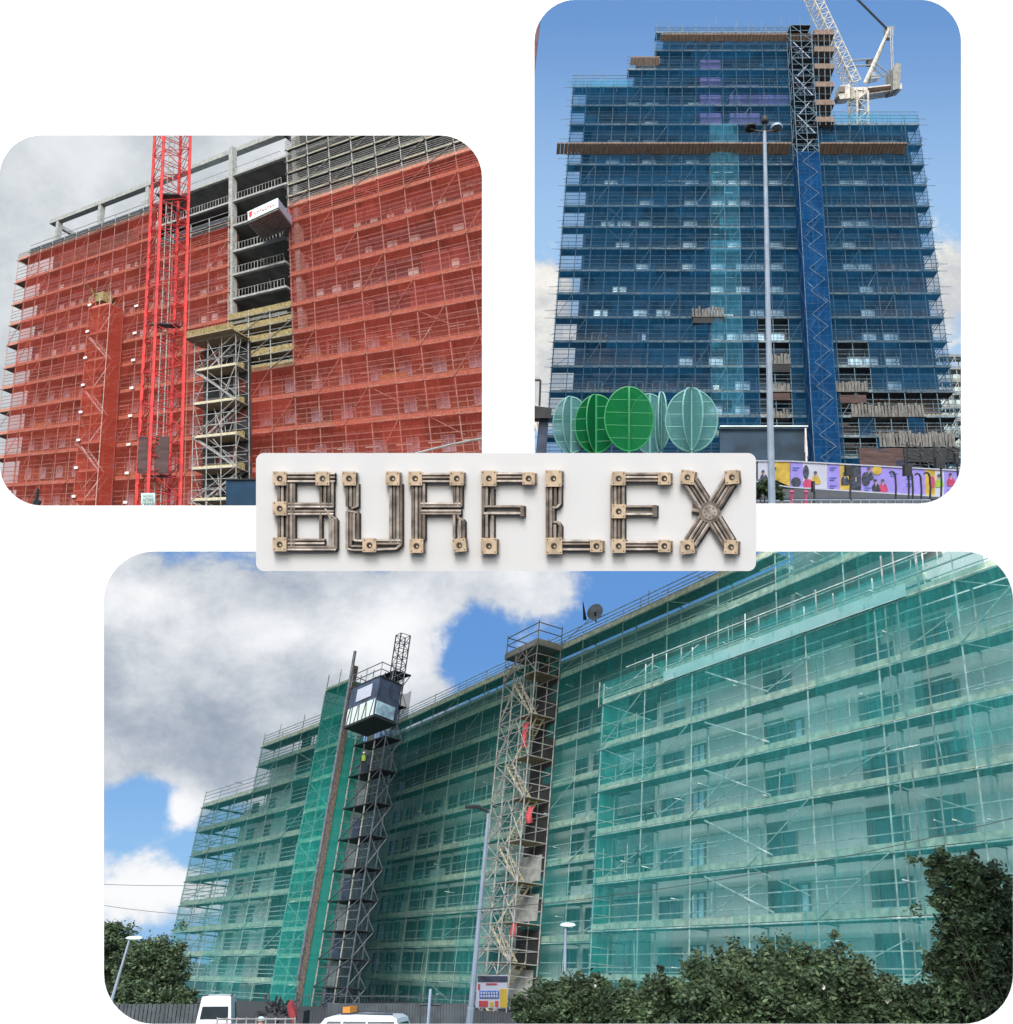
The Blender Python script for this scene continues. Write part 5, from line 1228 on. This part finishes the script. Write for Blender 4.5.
# lamps and posts
def ground_pole(name, label, cat, px0, px1, ytop, d, r0, r1, m, head=None, group=None):
    b0 = gp(px0, d); t_ = thing(name, b0, label, cat, group); top = at(px1, ytop, d)
    MB().tube(b0, b0+(top-b0)*.22, r0*1.35, 8, r0*1.3).build('base', M[m], t_)
    MB().tube(b0+(top-b0)*.2, top, r0, 8, r1).build('pole', M[m], t_)
    if head: head(t_, top, d)
    return t_
def head_arm(t_, top, d):
    a = MB(); a.path([top, top+RV*-.12+UV*.12, top+RV*-.45+UV*.22], .05, 6); a.build('arm', M['dark'], t_)
    b = MB(); p = top+RV*-.4+UV*.22; b.hexa([p+RV*x+FV*y+UV*z for z in (-.03, .05) for x, y in ((-.45, -.12), (.12, -.1), (.12, .1), (-.45, .12))]); b.build('lamp_head', M['dark'], t_)
ground_pole('street_lamp', 'tall leaning street lamp with a dark arm before the stair tower', 'street lamp', 467.5, 488.5, 813, 34, .10, .055, 'lamp_grey', head_arm)
def head_flat(s, w_=.5, m='white3'):
    def f(t_, top, d):
        b = MB(); p = top
        n = 14
        for z, k in ((-.04, .7), (.0, 1), (.05, .8), (.08, .3)):
            for i in range(n): t = 6.2832*i/n; b.v.append(p+RV*(w_*k*math.cos(t)+s*w_*.6)+FV*(.16*k*math.sin(t))+UV*z)
        for q in range(3):
            for i in range(n): b.f.append((q*n+i, q*n+(i+1) % n, (q+1)*n+(i+1) % n, (q+1)*n+i)); b.mi.append(0)
        b.f.append(tuple(reversed(range(n)))); b.f.append(tuple(range(3*n, 4*n))); b.mi += [0, 0]; b.build('lamp_head', M[m], t_, True)
    return f
ground_pole('street_lamp', 'short street lamp with a white flat head above the hedge near the stair tower', 'street lamp', 562, 565.5, 925, 38, .07, .045, 'lamp_grey', head_flat(.5, .34))
ground_pole('street_lamp', 'street lamp with a white head before the dark trees at left', 'street lamp', 113, 130, 938, 46, .09, .05, 'lamp_grey', head_flat(.8, .45))
def head_sign(t_, top, d):
    MB().tube(top-RV*.35+UV*-.5, top+RV*.3+UV*-.5, .035, 5).build('cross_arm', M['fence'], t_)
ground_pole('sign_post', 'thin grey post with a small cross arm beside the white car', 'post', 427.5, 430.5, 989, 30, .05, .045, 'lamp_grey', head_sign)
# banner on the fence
bn = thing('banner', at(491, 1010, 33), 'printed banner in pink, blue and yellow tied to the fence under the stair tower', 'banner')
db_ = 33
def pr(xa, ya, xb, yb, m, d=db_-.02, name='printed_block', th=.02): return MB().prism([at(xa, yb, d), at(xb, yb, d), at(xb, ya, d), at(xa, ya, d)], FV*th).build(name, M[m], bn)
MB().prism([at(475.5, 1007.5, db_), at(507, 1008.5, db_), at(507.5, 976, db_), at(477.5, 976.5, db_)], FV*.04).build('sheet', M['pwhite'], bn)
pr(477.6, 976.2, 507.4, 982, 'pdark'); pr(500, 989, 507, 1007.5, 'ochre'); pr(479.5, 991, 499, 998.5, 'blue_print'); pr(479, 1001, 488, 1007, 'red_cloth'); pr(490, 1002, 493.5, 1007, 'ochre'); pr(495, 1001, 498.5, 1007, 'red_cloth'); pr(478, 984, 480, 990, 'red_cloth'); pr(486, 983.5, 497, 985, 'red_cloth')
for k in range(7): x = 480.5+k*2.6; pr(x, 992+(k % 2)*.3, x+1.5, 994.2, 'pwhite', db_-.05, 'lettering'); pr(x, 995.2, x+1.7, 997.4, 'pwhite', db_-.05, 'lettering')
# fences
def fence(label, xa, xb, d, h, m='fence', mesh=False, st=1.0, grp=None):
    a, c = gp(xa, d), gp(xb, d); t_ = thing('fence', a, label, 'fence', grp); ln = (c-a).length; dr = (c-a).normalized(); n = int(ln/2.4)+1
    for i in range(n+1):
        p = a+dr*(ln*i/n); MB().tube(p, p+V((0, 0, h+.1)), .04, 5).build('post', M[m], t_)
    for i in range(n):
        p, q = a+dr*(ln*i/n), a+dr*(ln*(i+1)/n); b = MB()
        if mesh:
            for z in (.15, h*.5, h-.05): b.tube(p+V((0, 0, z)), q+V((0, 0, z)), .018, 4)
            for k in range(22): s = p+(q-p)*(k/22); b.tube(s+V((0, .0, .1)), s+V((0, 0, h)), .010, 3)
        else:
            for k in range(10):
                s = p+(q-p)*(k/10); e = p+(q-p)*((k+.8)/10); o_ = V((0, .03, 0)); b.hexa([s, e, e+o_, s+o_]+[x+V((0, 0, h)) for x in (s, e, e+o_, s+o_)])
        b.build('panel', M[m], t_)
    return t_
fence('dark ribbed steel fence at the foot of the left trees', 90, 212, 42, 1.55, 'fence')
fence('grey mesh site fence between the white car and the banner', 300, 545, 36, 2.1, 'fence', True)
pb = MB(); a, c = gp(330, 44), gp(470, 44); pb.hexa([a, c, c+V((0, .1, 0)), a+V((0, .1, 0))]+[x+V((0, 0, 1.5)) for x in (a, c, c+V((0, .1, 0)), a+V((0, .1, 0)))])
tag(pb.build('site_hoarding', M['fence'], None, loc=a), 'plain dark grey hoarding behind the mesh fence', 'hoarding')
# white car, only its roof showing
def profile_car(loc, yaw, L, W, H, label, group=None, m='car_white', beacon=False, truck=False):
    t_ = thing('car', loc, label, 'car' if not truck else 'van', group)
    R = Matrix.Rotation(yaw, 3, 'Z')
    def q(x, y, z): return V(loc)+R @ V((x, y, z))
    def loft(secs, name, mm, par=t_, sm=False):
        b = MB(); n = len(secs[0])
        for s in secs: b.v += [q(*p) for p in s]
        for i in range(len(secs)-1):
            for k in range(n): b.f.append((i*n+k, i*n+(k+1) % n, (i+1)*n+(k+1) % n, (i+1)*n+k)); b.mi.append(0)
        b.f.append(tuple(reversed(range(n)))); b.f.append(tuple(range((len(secs)-1)*n, len(secs)*n))); b.mi += [0, 0]
        return b.build(name, M[mm], par, sm)
    hb_ = H*.55
    prof = [(-L/2, .35), (-L/2, hb_*.95), (-L/2+.08, hb_), (L*.22, hb_), (L*.46, hb_*.82), (L/2, hb_*.65), (L/2, .35)]
    bd = loft([[(x, y*W/2, z) for x, z in prof] for y in (-1, -.96, .96, 1)], 'body', m)
    if truck: cab = [(-L/2+.02, hb_), (-L/2+.06, H), (L*.38, H), (L*.42, hb_)]
    else: cab = [(-L*.47, hb_), (-L*.42, H*.93), (-L*.38, H*.985), (-L*.1, H), (L*.08, H*.975), (L*.14, H*.93), (L*.27, hb_)]
    def ins(p, k): return [(x, s, z) for x, z in p for s in (k,)]
    secs = [[(x, -W/2*.97+(z-hb_)*.13, z) for x, z in cab], [(x, -W/2*.90+(z-hb_)*.10, z+.035*(z > H*.8)) for x, z in cab], [(x, 0, z+.06*(z > H*.8)) for x, z in cab], [(x, W/2*.90-(z-hb_)*.10, z+.035*(z > H*.8)) for x, z in cab], [(x, W/2*.97-(z-hb_)*.13, z) for x, z in cab]]
    loft(secs, 'roof', m, sm=False)
    gz0, gz1 = hb_+.06, H*.90
    for s in (-1, 1):
        for (xa, xb) in ((-L*.41, -L*.20), (-L*.185, -L*.01), (.01*L, .14*L)) if not truck else ((L*.12, L*.34),):
            f = lambda z: s*(W/2*.97-(z-hb_)*.13+.012)
            sl = .10*L if xb > .1*L else .0
            b = MB().poly([q(xa, f(gz0), gz0), q(xb+sl*.6, f(gz0), gz0), q(xb-sl*.3, f(gz1), gz1), q(xa+(.03 if xa < -L*.3 else 0), f(gz1), gz1)]); b.build('side_window', M['car_glass'], t_)
    zf = lambda t: (L*.27+(L*.14-L*.27)*t, hb_+(H*.93-hb_)*t)
    xa, za = zf(.1); xb, zb = zf(.93); MB().poly([q(xa+.02, -W*.42, za), q(xa+.02, W*.42, za), q(xb+.02, W*.38, zb), q(xb+.02, -W*.38, zb)]).build('windscreen', M['car_glass'], t_)
    g0_, g1_ = (gz0, H*.88) if not truck else (H*.66, H*.86); xx_ = lambda z: (-L*.47+(z-hb_)/(H*.93-hb_)*L*.05-.02) if not truck else -L/2+.02+.04*(z-hb_)/(H-hb_)-.015
    MB().poly([q(xx_(g0_), -W*.38, g0_), q(xx_(g0_), W*.38, g0_), q(xx_(g1_), W*.35, g1_), q(xx_(g1_), -W*.35, g1_)]).build('rear_window', M['car_glass'], t_)
    if truck:
        for z in (H*.36, H*.56): MB().hexa([q(-L/2-.03+dx, dy, z+dz) for dz in (0, .07) for dx, dy in ((0, -W*.49), (.02, -W*.49), (.02, W*.49), (0, W*.49))]).build('reflective_bar', M['red_cloth'], t_)
    for s in (-1, 1):
        for x in (-L*.31, L*.31):
            b = MB(); b.tube(q(x, s*(W/2-.18), .33), q(x, s*(W/2+.01), .33), .33, 16); w_ = b.build('wheel', M['tyre'], t_); MB().tube(q(x, s*(W/2+.0), .33), q(x, s*(W/2+.03), .33), .2, 12).build('rim', M['lamp_grey'], w_)
        MB().tube(q(-L*.38, s*W*.36, H+.05), q(L*.02, s*W*.36, H+.05), .025, 5).build('roof_rail', M['fence'], t_)
        MB().hexa([q(-L/2-.02+dx, s*W*.44+dy, z) for z in (hb_*.6, hb_*.98) for dx, dy in ((0, -.07), (.04, -.07), (.04, .07), (0, .07))]).build('tail_light', M['red_cloth'], t_)
        MB().hexa([q(L/2-.06+dx, s*W*.36+dy, z) for z in (hb_*.5, hb_*.66) for dx, dy in ((0, -.15), (.08, -.15), (.08, .15), (0, .15))]).build('headlight', M['pwhite'], t_)
    if beacon:
        MB().hexa([q(dx, dy, H+z) for z in (.07, .24) for dx, dy in ((-.12, -.42), (.12, -.42), (.12, .42), (-.12, .42))]).build('beacon', M['orange'], t_)
        MB().tube(q(-L*.3, .2, H+.04), q(-L*.3, .2, H+.30), .02, 4).build('aerial', M['dark'], t_)
    return t_
gc = groundat(352, 1160); dcar = 32.0
pc = gp(353, dcar)
Hc = at(353, 1013.5, dcar).z
profile_car(pc, math.radians(172), 2.75*1.05 if False else 4.3, 1.85, Hc, 'white estate car with an orange roof beacon before the site fence', beacon=True)
# white van, rear three quarter
dv = 36; pv = gp(224, dv); Hv = at(222, 996, dv).z
profile_car(pv, math.radians(100), 2.8, 1.3, Hv, 'small white van seen from behind with red reflective bars, left of the pickup load', truck=True)
tb = thing('pickup_load', gp(283, 34), 'jumble of dark equipment on a truck bed beside a red tarpaulin', 'equipment'); b = MB(); R_ = random.Random(9)
for i in range(40):
    p = at(R_.uniform(268, 288), R_.uniform(1004, 1024), 34); b.tube(p, p+V((R_.uniform(-.4, .4), R_.uniform(-.3, .3), R_.uniform(-.3, .5))), .05, 4)
b.box(Frame(279, 1022, 34, RV, V((0, 0, 1))), -.9, .9, -.8, .35, -1, .2); b.build('frame', M['dark'], tb)
b = MB(); pts_ = [at(x, y, 33.8) for x, y in ((287, 1006), (289, 1003), (291.5, 1006), (294.5, 1012), (296, 1017), (293, 1024), (288, 1014))]; b.prism(pts_, FV*.3); b.build('tarpaulin', M['red_cloth'], tb)
b = MB(); b.hexa([gp(x, 34)+V((0, yy, z)) for z in (.02, .75) for x, yy in ((266, 0), (292, 0), (292, 1.6), (266, 1.6))]); b.build('bed', M['fence'], tb)
hp = at(261, 1020, 33); 
person(V((hp.x, hp.y, hp.z-1.62)), 1.75, 'person in dark clothes and white helmet just right of the white van', dict(), 'black_cloth', None, 'white3')
b = MB(); a, c = gp(224, 31), gp(300, 31)
for z in (1.0, 1.55): b.tube(a+V((0, 0, z)), c+V((0, 0, z)), .03, 5)
for i in range(9): p = a+(c-a)*(i/8); b.tube(p, p+V((0, 0, 1.6)), .03, 4)
tag(b.build('railing', M['galv'], None, loc=a), 'pale tubular railing in front of the white van and pickup load', 'railing')
# overhead cables
def cable(pa, pb, sag, label, r=.03):
    pts = [pa+(pb-pa)*(i/24)+V((0, 0, -sag*4*(i/24)*(1-i/24))) for i in range(25)]; b = MB().path(pts, r, 4); tag(b.build('cable', M['dark'], None, loc=pa), label, 'cable', 'overhead cables')
cable(at(395, 914, 34), at(1060, 806, 27), .55, 'long black overhead cable crossing in front of the green netting', .014)
cable(at(95, 884, 60), at(250, 884, 60), .1, 'thin black overhead cable across the clouds at left, upper of two', .02); cable(at(95, 904, 60), at(250, 916, 60), .2, 'thin black overhead cable across the clouds at left, lower of two', .02)
# trees and hedges
def tree3(label, d, base_px, blobs, n, size, seed, trunk, grp): plant('tree', label, 'tree', gp(base_px, d), blobs, n, size, seed, grp, trunk)
tree3('dark broad tree at the far left edge under the clouds', 62, 118, [bl(112, 950, 62, 22), bl(128, 962, 62, 20), bl(104, 985, 62, 24), bl(122, 990, 62, 22), bl(104, 935, 62, 14)], 26000, .13, 11, .3, 'dark trees at the left')
tree3('dark rounded tree touching the end of the far left scaffold', 56, 158, [bl(160, 960, 56, 20), bl(168, 978, 56, 14), bl(150, 985, 56, 22), bl(145, 958, 56, 16), bl(168, 994, 56, 14)], 26000, .13, 12, .3, 'dark trees at the left')
tree3('low dark bush between the two left trees behind the steel fence', 50, 138, [bl(135, 1000, 50, 20), bl(160, 1006, 50, 18), bl(110, 1005, 50, 18), bl(185, 1003, 50, 10)], 16000, .12, 13, .12, 'dark trees at the left')
bush = [('rose bush in front of the banner end of the hedge, left part', 17, 560, [bl(530, 1012, 17, 15), bl(548, 1003, 17, 20), bl(572, 998, 17, 22), bl(595, 1003, 17, 20), bl(560, 1018, 17, 22), bl(590, 985, 17, 9)], 2, 16000),
        ('rose bush with white blooms right of the short lamp', 16.5, 640, [bl(620, 1010, 16.5, 22), bl(645, 1002, 16.5, 20), bl(668, 1006, 16.5, 22), bl(640, 1020, 16.5, 24), bl(664, 985, 16.5, 8)], 2, 15000),
        ('large dense dark bush at the middle of the hedge', 16, 730, [bl(705, 988, 16, 28), bl(735, 978, 16, 30), bl(760, 985, 16, 26), bl(715, 1012, 16, 30), bl(755, 1012, 16, 30)], 1, 24000),
        ('tallest dense bush left of the big tree', 15.5, 815, [bl(790, 978, 15.5, 30), bl(820, 975, 15.5, 30), bl(850, 985, 15.5, 24), bl(800, 1010, 15.5, 32), bl(845, 1012, 15.5, 30)], 1, 24000),
        ('low thin bush with gaps between the dense bush and the big tree', 15.5, 890, [bl(880, 995, 15.5, 22), bl(905, 1003, 15.5, 20), bl(870, 1015, 15.5, 24), bl(905, 1020, 15.5, 22), bl(930, 1010, 15.5, 20)], 1, 14000)]
for (lb, d, bx, bb, fl_, n) in bush:
    plant('bush', lb, 'bush', gp(bx, d), bb, n, .050, int(bx), 'bushes of the front hedge', .05, fl_)
plant('tree', 'tall leafy tree at the right edge in front of the green netting', 'tree', gp(985, 15), [bl(940, 868, 15, 15), bl(965, 872, 15, 20), bl(960, 895, 15, 20), bl(985, 885, 15, 22), bl(975, 920, 15, 26), bl(1000, 905, 15, 22), bl(985, 950, 15, 26), bl(1005, 975, 15, 28), bl(965, 985, 15, 26), bl(990, 1010, 15, 34), bl(945, 1010, 15, 26), bl(1010, 940, 15, 24), bl(928, 860, 15, 6), bl(944, 905, 15, 10), bl(955, 935, 15, 18), bl(948, 965, 15, 18), bl(975, 960, 15, 22)], 52000, .046, 21, None, .02, 1)
# ------------------------------------------------------------------ ground
g = MB().poly([(-1500, -600, 0), (1500, -600, 0), (1500, 2500, 0), (-1500, 2500, 0)]).build('ground', M['asphalt']); tag(g, kind='structure')
# ------------------------------------------------------------------ sky and sun
w = D.worlds.new('World'); sc.world = w; w.use_nodes = True
nt = w.node_tree; N = nt.nodes; L = nt.links
for x in list(N): N.remove(x)
SUN_EL = 32; SUN_AZ = math.radians(188)   # sun behind and a little to the left of the viewer (azimuth clockwise from +Y)
out = N.new('ShaderNodeOutputWorld')
sky = N.new('ShaderNodeTexSky'); sky.sky_type = 'NISHITA'; sky.sun_disc = False
sky.sun_elevation = math.radians(SUN_EL); sky.sun_rotation = SUN_AZ
bg = N.new('ShaderNodeBackground'); bg.inputs[1].default_value = .15
tc = N.new('ShaderNodeTexCoord')
def mth(op, a, b=None, c=None, clamp=False):
    n = N.new('ShaderNodeMath'); n.operation = op; n.use_clamp = clamp
    for i, v in enumerate((a, b, c)):
        if v is None: continue
        if isinstance(v, (int, float)): n.inputs[i].default_value = v
        else: L.new(v, n.inputs[i])
    return n.outputs[0]
def dot(vec):
    n = N.new('ShaderNodeVectorMath'); n.operation = 'DOT_PRODUCT'; L.new(tc.outputs['Generated'], n.inputs[0]); n.inputs[1].default_value = vec; return n.outputs['Value']
fd = mth('MAXIMUM', dot(FV), .05)
X = mth('DIVIDE', dot(RV), fd); Y = mth('DIVIDE', dot(UV), fd)
cx = lambda px: (px-CX)/FPX
cy = lambda py: (CY-py)/FPX
def gauss(px, py, sx, sy, amp):
    a = mth('MULTIPLY', mth('SUBTRACT', X, cx(px)), FPX/sx); b = mth('MULTIPLY', mth('SUBTRACT', Y, cy(py)), FPX/sy)
    s = mth('ADD', mth('MULTIPLY', a, a), mth('MULTIPLY', b, b))
    return mth('MULTIPLY', mth('EXPONENT', mth('MULTIPLY', s, -1)), amp)
def sstep(v, a, b):
    n = N.new('ShaderNodeMapRange'); n.interpolation_type = 'SMOOTHSTEP'; L.new(v, n.inputs[0]); n.inputs[1].default_value = a; n.inputs[2].default_value = b; n.inputs[3].default_value = 0; n.inputs[4].default_value = 1; return n.outputs[0]
cmb = N.new('ShaderNodeCombineXYZ'); L.new(X, cmb.inputs[0]); L.new(mth('MULTIPLY', Y, 1.25), cmb.inputs[1])
def nz(scale, det=8, rough=.55, off=0, dist=.3):
    n = N.new('ShaderNodeTexNoise'); n.inputs['Scale'].default_value = scale; n.inputs['Detail'].default_value = det; n.inputs['Roughness'].default_value = rough; n.inputs['Distortion'].default_value = dist
    m = N.new('ShaderNodeMapping'); m.inputs['Location'].default_value = (off, off*.7, 0); L.new(cmb.outputs[0], m.inputs[0]); L.new(m.outputs[0], n.inputs[0]); return n.outputs[0]
n1 = nz(5.5, 11, .64, 0, .15); n2 = nz(13, 11, .66, 3.1, .15); n3 = nz(3.0, 7, .55, 7.7)
def mixc(f, a, b):
    n = N.new('ShaderNodeMix'); n.data_type = 'RGBA'; L.new(f, n.inputs[0])
    for k, v in ((6, a), (7, b)):
        if isinstance(v, tuple): n.inputs[k].default_value = (*v, 1)
        else: L.new(v, n.inputs[k])
    return n.outputs[2]
# cloud cover: overcast to the upper left, clear to the upper right, broken cloud low down
left = sstep(X, cx(530), cx(492)); up = sstep(Y, cy(546), cy(512))
over = mth('MULTIPLY', left, up)
clear = mth('MULTIPLY', mth('SUBTRACT', 1, left), up)
low = mth('SUBTRACT', 1, up)
lowsum = gauss(230, 690, 210, 110, .62)
for a in ((330, 585, 170, 60, .40), (110, 640, 80, 140, .35), (440, 690, 55, 75, .28), (560, 590, 60, 45, .20), (150, 890, 75, 38, .60), (181, 811, 26, 22, .42), (500, 575, 60, 30, .32), (250, 770, 60, 40, .3),
          (150, 800, 34, 22, -.42), (478, 650, 34, 34, -.42), (215, 850, 22, 20, -.1), (660, 590, 70, 30, -.22)): lowsum = mth('ADD', lowsum, gauss(*a))
lowv = mth('ADD', mth('ADD', lowsum, mth('MULTIPLY', mth('SUBTRACT', n1, .5), 1.3)), mth('MULTIPLY', mth('SUBTRACT', n2, .5), .35))
lowm = sstep(lowv, .18, .42)
cs = gauss(545, 320, 40, 76, 1.1)
for a in ((948, 285, 42, 56, 1.05), (545, 400, 60, 40, .6), (950, 400, 50, 60, .55)): cs = mth('ADD', cs, gauss(*a))
clm = sstep(mth('ADD', cs, mth('MULTIPLY', mth('SUBTRACT', n2, .5), 1.6)), .38, .78)
mask = mth('ADD', mth('ADD', mth('MULTIPLY', over, 1.0), mth('MULTIPLY', clear, clm)), mth('MULTIPLY', low, lowm), clamp=True)
EXPO = 1.1; K = 1/(2**EXPO)
def cl(r, g, b): return tuple(v*K for v in lin((r, g, b)))
# blue of the clear air: strength .1 of the physical sky, seen through the tint of each direction
blue = N.new('ShaderNodeMix'); blue.data_type = 'RGBA'; blue.blend_type = 'MIX'; blue.inputs[0].default_value = .06
sk = N.new('ShaderNodeVectorMath'); sk.operation = 'SCALE'; L.new(sky.outputs[0], sk.inputs[0]); sk.inputs['Scale'].default_value = .12
c_hi = mixc(sstep(Y, cy(260), cy(-20)), cl(165, 203, 242), cl(106, 152, 212))
c_lo = mixc(sstep(Y, cy(900), cy(640)), cl(134, 184, 234), cl(92, 146, 212))
L.new(mixc(up, c_lo, c_hi), blue.inputs[6]); L.new(sk.outputs[0], blue.inputs[7])
shade = sstep(mth('ADD', mth('ADD', mth('MULTIPLY', mth('SUBTRACT', n2, .5), .9), mth('MULTIPLY', mth('SUBTRACT', n1, .5), 2.0)), mth('ADD', mth('ADD', gauss(265, 635, 70, 26, .55), mth('ADD', gauss(375, 640, 40, 40, .45), gauss(140, 600, 35, 22, .4))), mth('ADD', gauss(420, 650, 60, 60, .3), mth('ADD', mth('ADD', gauss(150, 885, 80, 40, .8), gauss(181, 811, 30, 25, .9)), mth('ADD', gauss(220, 745, 180, 70, -.32), gauss(420, 610, 60, 30, .0)))))), -.75, .75)
c_low = mixc(shade, cl(150, 164, 182), cl(252, 253, 255))
c_over = mixc(sstep(mth('ADD', n1, gauss(80, 150, 60, 40, .22)), .34, .74), cl(192, 199, 205), cl(232, 237, 240))
c_clr = mixc(sstep(n2, .38, .62), cl(205, 208, 212), cl(250, 247, 240))
cc = mixc(over, mixc(up, c_low, c_clr), c_over)
fin = mixc(mask, blue.outputs[2], cc)
front = sstep(dot(FV), .25, .6)
e1 = N.new('ShaderNodeBackground'); L.new(fin, e1.inputs[0])
L.new(sky.outputs[0], bg.inputs[0])
mx = N.new('ShaderNodeMixShader'); L.new(front, mx.inputs[0]); L.new(bg.outputs[0], mx.inputs[1]); L.new(e1.outputs[0], mx.inputs[2]); L.new(mx.outputs[0], out.inputs[0])
sl = D.lights.new('sun', 'SUN'); so = D.objects.new('sun', sl); C.objects.link(so)
sl.energy = 1.5; sl.angle = math.radians(25); sl.color = (1, .96, .90)
sdir = V((math.sin(SUN_AZ)*math.cos(math.radians(SUN_EL)), math.cos(SUN_AZ)*math.cos(math.radians(SUN_EL)), math.sin(math.radians(SUN_EL))))
so.rotation_euler = sdir.to_track_quat('Z', 'Y').to_euler(); so.location = sdir*60
sc.view_settings.view_transform = 'Standard'; sc.view_settings.look = 'None'; sc.view_settings.gamma = 1; sc.view_settings.exposure = EXPO
sc.render.engine = 'CYCLES'; sc.cycles.transparent_max_bounces = 24; sc.cycles.max_bounces = 6
